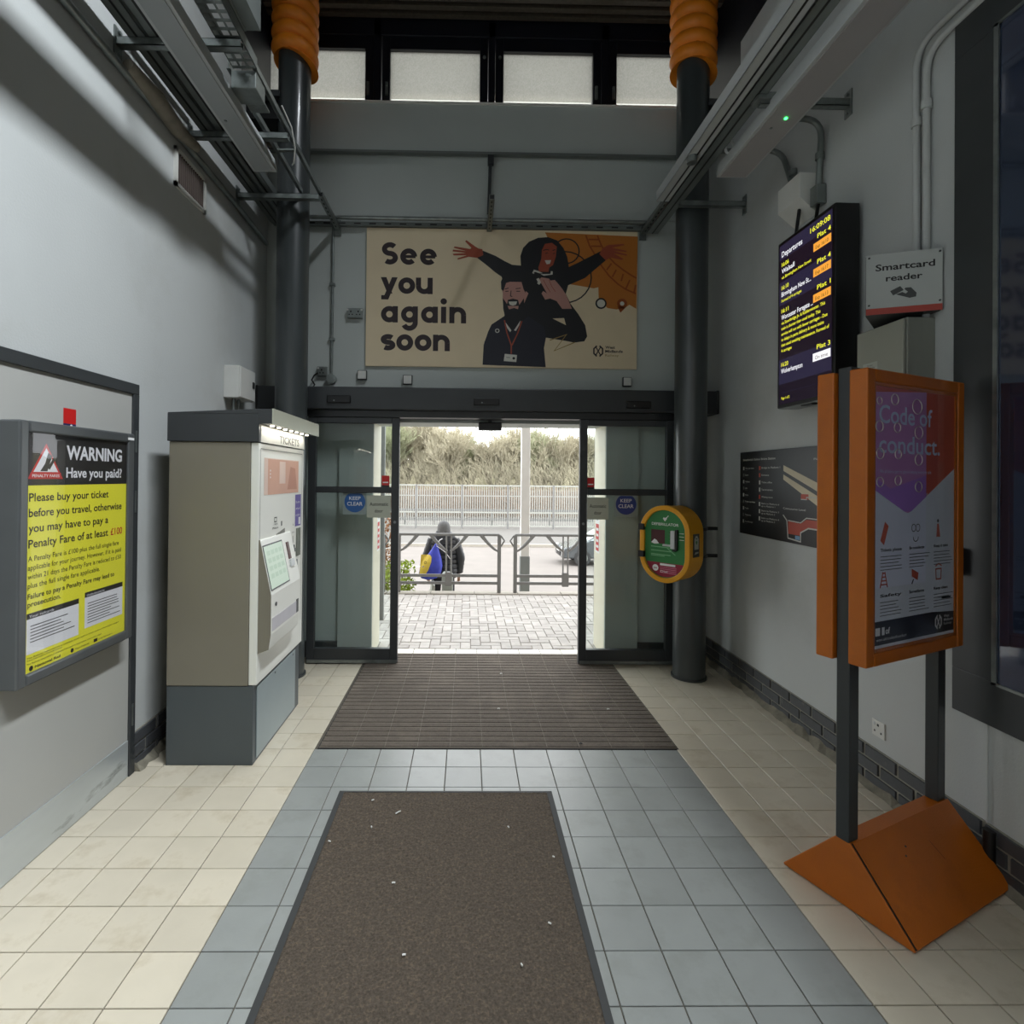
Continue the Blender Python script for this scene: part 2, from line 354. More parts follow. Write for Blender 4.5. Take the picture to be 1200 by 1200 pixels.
# floor with separate tiles
b = MB(); b.box(XL-.2, -4, -.08, XR+.2, 5.09, -.006)
floor = struct(b.build('floor', M_grout, label='tiled hall floor'))
T = .2004; X0 = -.906; Y0 = 3.105
def tile_mesh(name, wx, wy, m):
    g = .0022; b = MB(); b.cbox(-wx/2+g, -wy/2+g, -.006, wx/2-g, wy/2-g, 0, .0015)
    me = bpy.data.meshes.new(name); me.from_pydata([tuple(v) for v in b.v], [], b.f); me.materials.append(m); me.update(); return me
meshes = {}
mats_rects = [(-.876, 3.318, 1.30, 5.09), (-.64, 1.0, .45, 2.85)]
small = MB(); ntile = 0
for j in range(-20, 10):
    y0 = Y0+T*j; y1 = min(y0+T, 5.09)
    if y0 >= 5.05 or y0 < -1.2: continue
    cols = [(XL, X0-4*T)]+[(X0+T*i, X0+T*(i+1)) for i in range(-4, 15)]+[(X0+15*T, XR)]
    for ci, (x0, x1) in enumerate(cols):
        x0 = max(x0, XL); x1 = min(x1, XR)
        if x1-x0 < .01: continue
        if any(x0 > r[0]-.001 and x1 < r[2]+.001 and y0 > r[1]-.001 and y1 < r[3]+.01 for r in mats_rects): continue
        if y0 > 3.3 and -.95 < x0 and x1 < 1.32: continue
        grey = X0-.01 < x0 and x1 < X0+11*T+.01
        m = M_tile_g if grey else M_tile_c
        if y0 < 1.05:
            small.cbox(x0+.002, y0+.002, -.006, x1-.002, y1-.002, 0, .0015, 0 if not grey else 1); continue
        key = (grey, round(x1-x0, 3), round(y1-y0, 3))
        if key not in meshes: meshes[key] = tile_mesh('tile', x1-x0, y1-y0, m)
        o = bpy.data.objects.new('tile', meshes[key]); COL.objects.link(o); o.parent = floor
        o.location = Vector(((x0+x1)/2, (y0+y1)/2, random.uniform(-.0005, .0002))) - W[floor.name].translation; ntile += 1
small.build('floor_tiles', [M_tile_c, M_tile_g], floor, kind='stuff')
print('tiles', ntile)

# brick skirting
def brick_course(side, y0, y1, name, label, gaps=()):
    X = XL if side < 0 else XR; d = .012*(-side)
    b = MB(); b.box(X, y0, 0, X+d*.5, y1, .212)
    root = struct(b.build(name, M_mortar, label=label))
    cache = {}
    for c in range(3):
        z0 = .002+c*.071; y = y0-(.11 if c % 2 else 0)
        while y < y1:
            a = max(y, y0)+.004; e = min(y+.222, y1)-.004
            if e-a > .03:
                key = round(e-a, 3)
                if key not in cache:
                    mb = MB(); L = e-a; t = .0035
                    vs = [(0, 0, 0), (0, L, 0), (0, L, .063), (0, 0, .063)]; fr = [(d, t, t), (d, L-t, t), (d, L-t, .063-t), (d, t, .063-t)]
                    mb.add(vs+fr, [(0, 1, 2, 3), (4, 5, 6, 7)]+[(i, (i+1) % 4, 4+(i+1) % 4, 4+i) for i in range(4)])
                    me = bpy.data.meshes.new('brick'); me.from_pydata([tuple(v) for v in mb.v], [], mb.f); me.materials.append(M_brick)
                    bm = bmesh.new(); bm.from_mesh(me); bmesh.ops.recalc_face_normals(bm, faces=bm.faces); bm.to_mesh(me); bm.free(); cache[key] = me
                o = bpy.data.objects.new('brick', cache[key]); COL.objects.link(o); o.parent = root
                o.location = Vector((X+d*.2+random.uniform(-.001, .001), a, z0+random.uniform(-.0008, .0008)))-W[root.name].translation
            y += .23
    # rough grimy cove where the bricks meet the floor
    g = MB(); n = 60; pts = []
    for i in range(n+1):
        y = y0+(y1-y0)*i/n; wob = .022+.006*math.sin(i*1.7)+random.uniform(0, .012)
        pts.append((y, abs(wob)+.012, .02+random.uniform(0, .03)))
    for i in range(n):
        (a, wa, ha), (c, wc, hc) = pts[i], pts[i+1]; s = -side; o = X+d*1.2
        g.add([(o, a, 0), (o+s*wa, a, .001), (o, a, ha), (o, c, 0), (o+s*wc, c, .001), (o, c, hc)], [(0, 3, 4, 1), (1, 4, 5, 2), (0, 2, 5, 3), (0, 1, 2), (3, 5, 4)])
    g.build('mortar_cove', M_grime, root)
    return root
brick_course(1, 1.6, YB, 'baseboard_right', 'three courses of charcoal bricks at the foot of the right wall')
brick_course(-1, 3.05, YB, 'baseboard_left', 'charcoal brick skirting behind the ticket machine')

# ------------------------------------------------------------------ mats
t = thing('entrance_mat', 'wide brown ribbed entrance mat sunk in the floor at the doors', 'mat', (.21, 4.2, 0))
b = MB(); b.box(-.89, 3.31, -.006, 1.312, 5.09, .0005); b.build('mat_frame', M_ribgap, t)
pitch = 1.765/27
for i in range(27):
    y0 = 3.32+i*pitch; b = MB(); x = -.882
    b.box(-.884, y0, 0, 1.306, y0+.006, .0042, 1)
    while x < 1.30:
        x1 = min(x+.197, 1.304); b.cbox(x+.0015, y0+.011, -.001, x1-.0015, y0+pitch-.006, .0075, .002); b.box(x1-.0005, y0+.011, 0, x1+.0025, y0+pitch-.006, .0068, 1); x += .1985
    b.build('mat_rib', [M_rib, M_alu], t)
t = thing('runner_mat', 'dark brown carpet runner with black rubber edge in the foreground', 'mat', (-.09, 2.2, 0))
R0, R1, R2, R3 = -.652, .462, .9, 2.868
b = MB()
o_ = [(R0, R2), (R1, R2), (R1, R3), (R0, R3)]; i_ = [(R0+.028, R2+.028), (R1-.028, R2+.028), (R1-.028, R3-.022), (R0+.028, R3-.022)]
for k in range(4):
    a, c = o_[k], o_[(k+1) % 4]; e, f = i_[(k+1) % 4], i_[k]
    b.add([(a[0], a[1], .0005), (c[0], c[1], .0005), (e[0], e[1], .006), (f[0], f[1], .006)], [(0, 1, 2, 3)])
b.build('rubber_edge', M_rubber, t)
b = MB(); nx, ny = 150, 260
x0, x1, y0, y1 = R0+.026, R1-.026, R2+.026, R3-.02
from mathutils import noise as mn
for j in range(ny+1):
    for i in range(nx+1):
        x = x0+(x1-x0)*i/nx; y = y0+(y1-y0)*j/ny
        edge = min(i, nx-i, j, ny-j); z = .0065 + (.0035*mn.noise((x*70, y*70, 0))+random.uniform(-.0012, .0012) if edge > 0 else -.004)
        b.v.append(Vector((x, y, z)))
for j in range(ny):
    for i in range(nx):
        a = j*(nx+1)+i; b.f.append((a, a+1, a+nx+2, a+nx+1)); b.m.append(0)
b.build('carpet_pile', M_pile, t, kind='stuff')
# litter scattered on mats
lit = [(-.32, 2.66, .03), (-.46, 2.76, .012), (-.28, 2.2, .014), (-.2, 1.87, .012), (.32, 2.0, .012), (.2, 1.83, .01), (-.6, 2.45, .012), (.21, 2.55, .01), (-.43, 2.55, .01), (.39, 2.35, .009)]
for i, (x, y, l) in enumerate(lit):
    b = MB(); a = random.uniform(0, PI); d = Vector((math.cos(a), math.sin(a), 0))*l/2; z = .0155
    b.tube([Vector((x, y, z))-d, Vector((x, y, z+.001)), Vector((x, y, z))+d], .003, 6)
    o = b.build('cigarette_stub' if i == 0 else 'litter_scrap', M_whitepaint)
    if i == 0: tag(o, 'pale cigarette end lying near the far edge of the carpet runner', 'litter')
    else: tag(o, 'tiny white scrap on the carpet runner, ' + ['', 'at its far left corner', 'left of its middle', 'nearest its front edge at centre', 'on its right half near the front', 'on its right half and nearest the camera', 'along its left edge', 'at its far right', 'near its left edge below the far corner', 'along its right edge'][i], 'litter', 'white scraps on the runner')
for i, (x, y) in enumerate([(.24, 3.86), (.3, 4.55), (.72, 3.36), (1.02, 3.86)]):
    b = MB(); b.tube([(x-.008, y, .011), (x, y+.003, .0125), (x+.01, y, .011)], .0035, 6)
    o = b.build('litter_scrap', M_whitepaint if i != 2 else M_black)
    if i == 2: tag(o, 'small black scrap at the near edge of the ribbed mat', 'litter')
    else: tag(o, 'tiny white scrap on the ribbed entrance mat, ' + ['in its middle', 'near the threshold', '', 'on its right side'][i], 'litter', 'white scraps on the ribbed mat')

# ------------------------------------------------------------------ columns
def column(cx, top_label, label, tie_side):
    cy = 4.53; r = .13
    t = thing('steel_column', label, 'column', (cx, cy, 0))
    b = MB(); b.tube([(cx, cy, .0), (cx, cy, .04), (cx, cy, 5.98)], r, 40); b.build('shaft', M_colm, t, smooth=True)
    b = MB(); b.tube([(cx, cy, .001), (cx, cy, .018)], r+.012, 40); b.build('base_collar', M_char, t, smooth=True)
    # steel tie beam to the wall
    b = MB(); xo = XL-.05 if tie_side < 0 else XR+.05; xi = cx+tie_side*.09
    b.box(xi, 4.42, 4.74, xo, 4.6, 4.79); b.box(xi, 4.48, 4.6, xo, 4.55, 4.74, 1); b.box(xi, 4.43, 4.56, xo, 4.6, 4.6, 1)
    b.build('tie_beam', [M_char, M_black], t)
    # orange corrugated wrap
    b = MB(); nth = 48; nz = 110; z0 = 5.0; z1 = 5.98; p = .118
    for i in range(nz+1):
        for j in range(nth):
            th = 2*PI*j/nth; zz = z0+(z1-z0)*i/nz
            zb = z0+.1*(1-math.cos(th-.15*PI))*.5+.02          # slanting lower lip
            z = zb+(z1-zb)*i/nz
            ph = (z/p - th/(2*PI)*-1) % 1.
            rr = .148+.042*math.sqrt(max(0, math.sin(PI*ph)))
            b.v.append(Vector((cx+rr*math.cos(th), cy+rr*math.sin(th), z)))
    for i in range(nz):
        for j in range(nth):
            a = i*nth+j; c = i*nth+(j+1) % nth; b.f.append((a, c, c+nth, a+nth)); b.m.append(0)
    # lower rim closing onto the shaft
    o = len(b.v)
    for j in range(nth):
        th = 2*PI*j/nth; v = b.v[j]; b.v.append(Vector((cx+.132*math.cos(th), cy+.132*math.sin(th), v.z+.01)))
    for j in range(nth): b.f.append((j, (j+1) % nth, o+(j+1) % nth, o+j)); b.m.append(0)
    w_ = b.build('foam_wrap', M_orange_sp, None, smooth=True); tag(w_, top_label, 'pipe wrap')
    return t
column(-1.468, 'orange corrugated wrap around the top of the left column', 'dark grey round column left of the doors, behind the ticket machine', -1)
column(1.872, 'orange corrugated wrap around the top of the right column', 'dark grey round column right of the doors carrying the defibrillator', 1)

# ------------------------------------------------------------------ sliding doors
H = thing('door_operator_header', 'long charcoal automatic door header box spanning the doorway', 'door header', (.2, 4.86, 2.2))
b = MB(); b.box(-1.84, 4.75, 2.235, 2.2, 4.978, 2.435); b.build('header_cover', M_char, H, bevel=.012)
b = MB(); b.box(-1.42, 4.79, 2.175, 1.86, 4.98, 2.235); b.build('track', mat('track_dark', '#26282a', .35), H, bevel=.003)
for ex in ((2.19, 2.214), (-1.849, -1.83)):
    b = MB(); b.box(ex[0], 4.742, 2.23, ex[1], 4.97, 2.44); b.build('end_cap', M_black, H, bevel=.008)
for (x0, x1, z0, z1) in [(-1.225, -1.02, 2.29, 2.355), (.052, .276, 2.285, 2.345), (1.392, 1.607, 2.272, 2.335)]:
    b = MB(); b.box(x0, 4.728, z0, x1, 4.752, z1); s = b.build('motion_sensor', M_black, H, bevel=.006)
    b = MB(); b.tube([((x0+x1)/2-.04, 4.727, z0+.02), ((x0+x1)/2-.04, 4.73, z0+.02)], .006, 8); b.build('sensor_lens', M_zinc, s)
t = thing('door_safety_sensor', 'small black safety sensor hanging under the door header', 'sensor', (.205, 4.97, 2.1))
b = MB(); b.box(.1, 4.93, 2.082, .312, 5.0, 2.155); b.build('sensor_body', M_black, t, bevel=.008)
b = MB(); b.box(.19, 4.95, 2.15, .22, 4.975, 2.236); b.build('bracket', M_char, t)

def door_leaf(n, x0, x1, stile_side, label):
    """x0<x1; stile_side: +1 closing stile at x1, -1 at x0"""
    y0, y1 = 4.8, 4.85
    t = thing('door_%d' % n, label, 'door', ((x0+x1)/2, 4.825, 0), structure=True); del t['category']
    b = MB(); zt, zb = 2.175, .008
    s = .068
    b.box(x0, y0, zb, x0+s, y1, zt); b.box(x1-s, y0, zb, x1, y1, zt)
    b.box(x0+s, y0, zt-.055, x1-s, y1, zt); b.box(x0+s, y0, zb, x1-s, y1, .135); b.box(x0+s, y0, 1.505, x1-s, y1, 1.56)
    b.build('leaf_frame', M_char, t, bevel=.004)
    b = MB(); b.box(x0+.01, y0-.012, .012, x1-.005, y0, .038); b.build('kick_strip', M_zinc, t)
    for z0, z1 in ((.135, 1.505), (1.56, zt-.055)):
        b = MB(); b.box(x0+s, 4.822, z0, x1-s, 4.828, z1); b.build('pane', M_glass, t)
    b = MB(); lx = x1-s/2 if stile_side > 0 else x0+s/2
    b.tube([(lx, y0-.004, 1.25), (lx, y0+.002, 1.25)], .012, 12); b.build('lock_cylinder', M_zinc, t)
    return t
d1 = door_leaf(1, -1.402, -.600, 1, 'left glass sliding door leaf, slid open')
d2 = door_leaf(2, 1.0, 1.842, -1, 'right glass sliding door leaf, slid open')
M_stk = mat('sticker_grey_green', '#b9bdae', .45, var=.02); M_blue = mat('sticker_blue', '#2f5f9e', .4, var=.02); M_navyink = mat('sticker_navy', '#2b3f86', .4, var=.02)
def auto_sticker(x0, x1, lab):
    p = Print((x0, 4.8165, 1.288), (1, 0, 0), (0, 0, 1)); w_ = x1-x0; h = .196
    p.rect(0, 0, w_, h, M_stk, 0); p.text('Automatic', w_/2, .105, w_*.78, .032, M_ink, 1, .008, 'c'); p.text('door', w_/2, .045, w_*.34, .032, M_ink, 1, .008, 'c')
    o = p.mb.build('door_notice', p.mats); tag(o, lab, 'sticker')
auto_sticker(-.882, -.674, 'square grey Automatic door sticker on the left door leaf')
auto_sticker(1.072, 1.262, 'square grey Automatic door sticker on the right door leaf')
def keep_clear(cx, z, col, lab):
    p = Print((cx, 4.8165, z), (1, 0, 0), (0, 0, 1)); p.rect(-.105, -.125, .1, .075, mat('sticker_backing', '#8d9a98', .5, var=.02), 0)
    top = .06; pts = [(.092*math.cos(a), -.015+.092*math.sin(a)) for a in [2*PI*i/36 for i in range(36)]]
    p.poly([(a, min(b_, top)) for a, b_ in pts], col, 1)
    p.text('KEEP', 0, .003, .1, .032, M_pw, 2, .01, 'c'); p.text('CLEAR', 0, -.047, .135, .034, M_pw, 2, .01, 'c')
    o = p.mb.build('keep_clear_sticker', p.mats); tag(o, lab, 'sticker')
keep_clear(-.99, 1.44, M_blue, 'round blue KEEP CLEAR sticker on the left door leaf')
keep_clear(1.418, 1.44, M_navyink, 'round blue KEEP CLEAR sticker on the right door leaf')
for x0, lab in ((-.755, 'small red notice on the glass of the left door leaf'), (1.066, 'small red notice on the glass of the right door leaf')):
    p = Print((x0, 4.8165, 1.575), (1, 0, 0), (0, 0, 1)); p.rect(0, 0, .068, .085, M_red, 0); p.rect(0, -.015, .068, 0, M_ink, 0); p.rect(.01, .02, .058, .03, M_pw, 1)
    tag(p.mb.build('red_notice', p.mats), lab, 'sticker')
# red and white notices on the cream reveals
for X, s, lab in ((-.8565, 1, 'narrow red and white notice on the left doorway reveal'), (1.2765, -1, 'narrow red and white notice on the right doorway reveal')):
    p = Print((X, 5.22, .95), (0, s, 0), (0, 0, 1)); w_ = .16
    if s < 0: p = Print((X, 5.36, .95), (0, -1, 0), (0, 0, 1))
    p.rect(0, -.02, w_, .42, M_pw, 0); p.rect(.02, 0, w_-.02, .26, M_red, 1)
    for k in range(4): p.rect(.035, .03+k*.055, w_-.035, .055+k*.055, M_pw, 2)
    p.ring(w_/2, .34, .04, .01, M_ink, 2)
    tag(p.mb.build('reveal_notice', p.mats), lab, 'sign')

# ------------------------------------------------------------------ illustrated sign over the doors
SG = thing('illustrated_sign', 'wide cream See you again soon sign with two illustrated figures above the doors', 'sign', (.305, 4.965, 2.66))
b = MB(); b.box(-.937, 4.958, 2.66, 1.547, YB, 3.925); b.build('sign_board', mat('sign_cream', '#dccbab', .5, var=.02), SG)
# u,v in pixels of the artwork, v downwards flipped
SW, SH = 2.484, 1.265
p = Print((-.937, 4.9578, 3.925), (1, 0, 0), (0, 0, 1), su=SW/1000, sv=SH/523)
def U(x, y): return ((x-92), -(y-85)-0)          # crop coords 1
def Q(x, y):                                       # crop coords 2
    px = 580+x/6.667; py = 260+y/6.667; return ((px-430)*3.158*1000/1000, -(py-267.5)*3.158*.995)
def QQ(l): return [Q(*a) for a in l]
C_or = mat('art_orange', '#b9712a', .5, var=.02); C_dor = mat('art_dark_orange', '#94491b', .5, var=.02); C_skin = mat('art_terracotta', '#9c4a34', .5, var=.02)
C_pink = mat('art_pink', '#b98a80', .5, var=.02); C_dark = mat('art_dark', '#1d1e22', .5, var=.02); C_lt = mat('art_light', '#cfcdc4', .5, var=.02); C_coat = mat('art_coat', '#232430', .5, var=.02)
p.poly(QQ([(385, 66), (1112, 88), (1105, 672), (1050, 640), (1010, 670), (950, 680), (880, 670), (810, 600), (806, 502), (770, 512), (700, 500), (560, 478), (500, 300)]), C_or, 1)
p.stroke(QQ([(705, 85), (735, 170), (790, 260), (830, 330), (890, 410), (960, 475), (1020, 515), (1100, 550)]), 6, C_dor, 2)
p.stroke(QQ([(795, 85), (825, 160), (870, 240), (930, 305), (1000, 360), (1060, 400), (1105, 425)]), 6, C_dor, 2)
for a, c in [((725, 118), (805, 118)), ((745, 172), (825, 172)), ((870, 362), (908, 308)), ((915, 418), (945, 360)), ((985, 450), (1000, 392)), ((1022, 512), (1052, 440)), ((1085, 545), (1098, 480))]: p.stroke([Q(*a), Q(*c)], 6, C_dor, 3)
def circ(cx, cy, r, wd, k=3): 
    c = Q(cx, cy); p.ring(c[0], c[1], r*.4737, wd, C_dark, k)
circ(555, 215, 98, 5); circ(545, 425, 205, 5); circ(828, 633, 38, 6, 4)
c = Q(828, 633); p.disc(c[0], c[1], 16, C_lt, 3)
c = Q(993, 632); p.disc(c[0], c[1], 19, C_dor, 4); p.disc(c[0], c[1], 8, C_lt, 5); p.poly(QQ([(955, 655), (1030, 655), (980, 706)]), C_dor, 4)
# figures
p.poly(QQ([(-98, 222), (0, 262), (70, 302), (130, 332), (205, 338), (560, 350), (640, 310), (825, 210), (862, 285), (800, 340), (700, 430), (570, 490), (552, 560), (590, 640), (650, 720), (705, 810), (722, 900), (700, 940), (620, 952), (560, 940), (400, 915), (385, 1000), (400, 1152), (-92, 1140), (-85, 980), (-50, 870), (-25, 815), (75, 745), (60, 470), (50, 430), (0, 395), (-60, 345), (-144, 279)]), C_dark, 4)
p.poly(QQ([(450, 760), (540, 755), (555, 812), (500, 785)]), MATS['sign_cream'], 5)
p.poly(QQ([(-90, 1140), (-80, 960), (-45, 865), (-20, 815), (75, 752), (120, 870), (260, 745), (385, 830), (400, 915), (385, 1000), (400, 1152)]), C_coat, 5)
def hand(pts, m, k): p.poly(QQ(pts), m, k)
hand([(-102, 211), (-94, 258), (-144, 281), (-208, 274), (-292, 298), (-296, 287), (-223, 262), (-326, 264), (-332, 251), (-229, 243), (-334, 232), (-330, 217), (-225, 228), (-326, 203), (-318, 192), (-197, 211), (-187, 201), (-237, 150), (-227, 139), (-166, 184), (-134, 205)], C_skin, 5)
hand([(812, 235), (835, 190), (880, 160), (1000, 150), (1010, 160), (910, 182), (1025, 205), (1022, 216), (920, 205), (1030, 235), (1025, 245), (925, 228), (1000, 270), (990, 280), (900, 262), (862, 285)], C_skin, 5)
# woman: hair, face, smile, scarf
p.poly(QQ([(195, 260), (215, 195), (260, 145), (330, 112), (410, 105), (480, 130), (530, 190), (560, 260), (575, 350), (500, 420), (420, 400), (330, 420), (250, 400), (200, 345)]), C_dark, 6)
p.poly(QQ([(385, 160), (440, 150), (478, 180), (472, 260), (450, 330), (420, 352), (415, 385), (340, 385), (335, 350), (358, 280), (362, 210)]), C_skin, 7)
p.poly(QQ([(385, 293), (435, 290), (425, 320), (400, 325)]), C_lt, 8)
p.stroke(QQ([(370, 213), (400, 205), (418, 210)]), 3, C_dark, 8); p.stroke(QQ([(445, 212), (468, 205)]), 3, C_dark, 8); p.stroke(QQ([(388, 238), (408, 232)]), 2.5, C_dark, 8); p.stroke(QQ([(448, 238), (465, 234)]), 2.5, C_dark, 8)
p.stroke(QQ([(295, 400), (305, 378), (330, 385), (380, 410), (440, 400), (440, 380)]), 7, C_lt, 8); p.stroke(QQ([(330, 440), (345, 470), (335, 485)]), 10, C_lt, 8)
p.stroke(QQ([(300, 392), (350, 402), (430, 398)]), 3, C_dark, 9)
# man: face, beard, hair
p.poly(QQ([(60, 560), (50, 530), (50, 480), (90, 470), (210, 470), (235, 540), (260, 560), (240, 610), (220, 660), (190, 700), (75, 700), (60, 620)]), C_pink, 6)
p.poly(QQ([(45, 470), (60, 430), (235, 430), (238, 560), (222, 530), (205, 470), (130, 465), (85, 480), (65, 545), (48, 530)]), C_dark, 7)
p.poly(QQ([(60, 600), (95, 650), (100, 615), (140, 605), (180, 615), (190, 655), (225, 600), (230, 680), (190, 780), (130, 815), (85, 780), (65, 690)]), C_dark, 7)
p.poly(QQ([(105, 630), (172, 627), (165, 652), (140, 662), (115, 654)]), C_lt, 8); p.poly(QQ([(98, 664), (184, 664), (180, 690), (150, 680), (110, 692)]), C_pink, 8)
for a in ([(75, 530), (105, 520)], [(160, 525), (200, 520)], [(80, 548), (105, 545)], [(165, 545), (195, 545)], [(125, 540), (120, 585), (135, 588)]): p.stroke(QQ(a), 3, C_dark, 8)
p.poly(QQ([(82, 795), (130, 860), (120, 875), (95, 840)]), C_lt, 8); p.poly(QQ([(200, 780), (150, 860), (165, 865), (190, 820)]), C_lt, 8)
p.stroke(QQ([(75, 780), (95, 880), (130, 980), (130, 1050)]), 5, C_skin, 9); p.stroke(QQ([(210, 785), (180, 880), (135, 980)]), 5, C_skin, 9)
p.poly(QQ([(80, 1050), (175, 1058), (170, 1115), (72, 1108)]), C_lt, 9); p.disc(*Q(150, 1085), 5, C_dark, 10); p.stroke(QQ([(92, 1078), (122, 1080)]), 2, C_dark, 10)
c = Q(20, 865); p.disc(c[0], c[1], 8, C_lt, 8); p.disc(c[0], c[1], 5, C_dark, 9)
p.poly(QQ([(360, 430), (420, 440), (430, 455), (465, 450), (500, 490), (530, 530), (555, 570), (600, 680), (525, 682), (480, 620), (430, 600), (390, 610), (362, 560), (375, 540), (405, 560), (360, 480), (345, 445)]), C_pink, 9)
p.stroke(QQ([(375, 450), (400, 500), (430, 550)]), 2, C_skin, 10); p.stroke(QQ([(420, 450), (440, 500), (470, 545)]), 2, C_skin, 10)
C_gold = mat('art_gold', '#9a7f47', .5, var=.02)
p.stroke(QQ([(430, 935), (560, 888), (465, 1020), (625, 950)]), 4, C_gold, 6)
def glyph(pr, ch, u, v, xh, t, m, k):
    """rounded geometric letters drawn from arcs and bars; returns the advance"""
    r = xh/2-t/2; cy = v+xh/2; cx = u+xh/2; w_ = xh
    R = lambda a0, a1, c=None: pr.ring((c or (cx, cy))[0], (c or (cx, cy))[1], r, t, m, k, math.radians(a0), math.radians(a1), 30)
    bar = lambda x0, y0, x1, y1: pr.rect(x0, y0, x1, y1, m, k+1)
    if ch == 'o': R(0, 360)
    elif ch == 'e': R(0, 318); bar(u+t*.6, cy-t*.3, u+xh-t*.3, cy+t*.3)
    elif ch in 'ag':
        R(0, 360); bar(u+xh-t, v if ch == 'a' else v-t*.1, u+xh, v+xh)
        if ch == 'g': pr.ring(cx, v+r*.55-t*.6, r, t, m, k+2, math.radians(205), 2*PI, 24)
    elif ch == 'n': R(0, 180); bar(u, v, u+t, v+xh); bar(u+xh-t, v, u+xh, cy)
    elif ch == 'u': R(180, 360); bar(u, cy, u+t, v+xh); bar(u+xh-t, v, u+xh, v+xh)
    elif ch == 'i': bar(u, v, u+t, v+xh); pr.disc(u+t/2, v+xh*1.33, t*.62, m, k); w_ = t
    elif ch == 'y':
        pr.poly([(u, v+xh), (u+t*1.1, v+xh), (u+xh*.56+t*.45, v), (u+xh*.56-t*.5, v)], m, k); pr.poly([(u+xh, v+xh), (u+xh-t*1.1, v+xh), (u+xh*.12, v-xh*.36), (u+xh*.12+t*1.1, v-xh*.36)], m, k+1); pr.rect(u+xh*.04, v-xh*.36, u+xh*.3, v-xh*.36+t*.85, m, k+2)
    elif ch in 'sS':
        H = xh if ch == 's' else xh*1.36; a = H/4+t*.12-t*.02; rx = (xh*.42 if ch == 's' else xh*.46)-t/2+1; ccx = u+rx+t/2; w_ = rx*2+t
        ry = (H-t)/4
        pts = [(ccx+rx*math.cos(math.radians(x)), v+H-t/2-ry+ry*math.sin(math.radians(x))) for x in range(35, 271, 15)]+[(ccx+rx*math.cos(math.radians(x)), v+t/2+ry+ry*math.sin(math.radians(x))) for x in range(90, -146, -15)]
        pr.stroke(pts, t, m, k)
    return w_
for txt, x, y, end in [('See', 148, 224, 350), ('you', 145, 334, 336), ('again', 147, 443, 460), ('soon', 147, 549, 401)]:
    u, v = U(x, y); xh = 62; t_ = 19
    ws = [glyph(p, c, -9999, 0, xh, t_, M_dkbrown, 2) if False else {'i': t_, 's': 52, 'S': 57}.get(c, xh) for c in txt]
    gap = (end-x-sum(ws))/(len(txt)-1)
    for c, w_ in zip(txt, ws): glyph(p, c, u, v, xh, t_, M_dkbrown, 2); u += w_+gap
def logo(pr, cu, cv, r, m, k=3, words=None, ws=1.):
    for s in (-1, 1):
        for q in (-1, 1):
            pr.stroke([(cu+s*r*.25, cv+q*r), (cu+s*r*.8, cv+q*r*.45), (cu+s*r*.8, cv)], r*.28, m, k)
        pr.stroke([(cu+s*r*.45, cv+r*.8), (cu, cv), (cu+s*r*.45, cv-r*.8)], r*.2, m, k)
u, v = U(949, 541); logo(p, u, v, 20, M_dkbrown)
p.text('West', U(975, 531)[0], U(975, 531)[1], 36, 10, M_dkbrown, 3, .03); p.text('Midlands', U(975, 546)[0], U(975, 546)[1], 65, 10, M_dkbrown, 3, .03); p.text('Railway', U(975, 561)[0], U(975, 561)[1], 50, 9, C_gold, 3, .0)
p.build('sign_print', SG)

# ------------------------------------------------------------------ small fittings on the wall over the doors
def plate(x, z, w_, h, lab, kind='blank'):
    t = thing('wall_plate' if kind == 'blank' else 'wall_socket', lab, 'wall plate' if kind == 'blank' else 'socket', (x, YB, z-h/2))
    b = MB(); b.box(x-w_/2, YB-.03, z-h/2, x+w_/2, YB, z+h/2); b.build('back_box', M_char if kind == 'blank' else M_zinc, t, bevel=.003)
    b = MB(); b.box(x-w_/2+.006, YB-.038, z-h/2+.006, x+w_/2-.006, YB-.03, z+h/2-.006); b.build('face_plate', M_offwhite if kind == 'blank' else M_zinc, t, bevel=.002)
    if kind == 'blank':
        b = MB(); b.box(x+w_*.1, YB-.043, z-.012, x+w_*.22, YB-.038, z+.012); b.build('switch', M_white, t)
    else:
        for s in ((-1, 1) if kind == 'double' else (0,)):
            b = MB(); cx = x+s*w_*.24
            b.box(cx-.006, YB-.0395, z+.004, cx+.006, YB-.0385, z+.02); b.box(cx-.02, YB-.0395, z-.02, cx-.008, YB-.0385, z-.01); b.box(cx+.008, YB-.0395, z-.02, cx+.02, YB-.0385, z-.01)
            b.build('socket_holes', M_black, t)
            b = MB(); b.box(cx-.008+(.03 if s > 0 else -.03), YB-.044, z+.02, cx+.008+(.03 if s > 0 else -.03), YB-.038, z+.034); b.build('rocker', M_offwhite, t)
    return t
plate(-.965, 2.575, .085, .085, 'white square plate under the left end of the cream sign')
plate(-.551, 2.537, .085, .085, 'white square plate second from left above the door header')
plate(1.46, 2.543, .08, .085, 'white square plate under the right end of the cream sign')
plate(-1.038, 3.138, .14, .09, 'grey double socket left of the cream sign', 'double')
plate(-1.33, 2.603, .09, .088, 'grey single socket with black lead beside the round junction box', 'single')
b = MB(); b.tube([(-1.36, 4.93, 2.585), (-1.39, 4.92, 2.56), (-1.415, 4.93, 2.52), (-1.39, 4.94, 2.48), (-1.41, 4.93, 2.445)], .007, 8)
tag(b.build('black_lead', M_black, smooth=True), 'short black lead curling down from the single socket', 'cable')
t = thing('round_junction_box', 'round grey conduit junction box above the left of the door header', 'junction box', (-1.245, YB, 2.49))
b = MB(); b.tube([(-1.245, YB, 2.535), (-1.245, YB-.045, 2.535)], .045, 24); b.build('box_body', M_zinc, t, smooth=True)
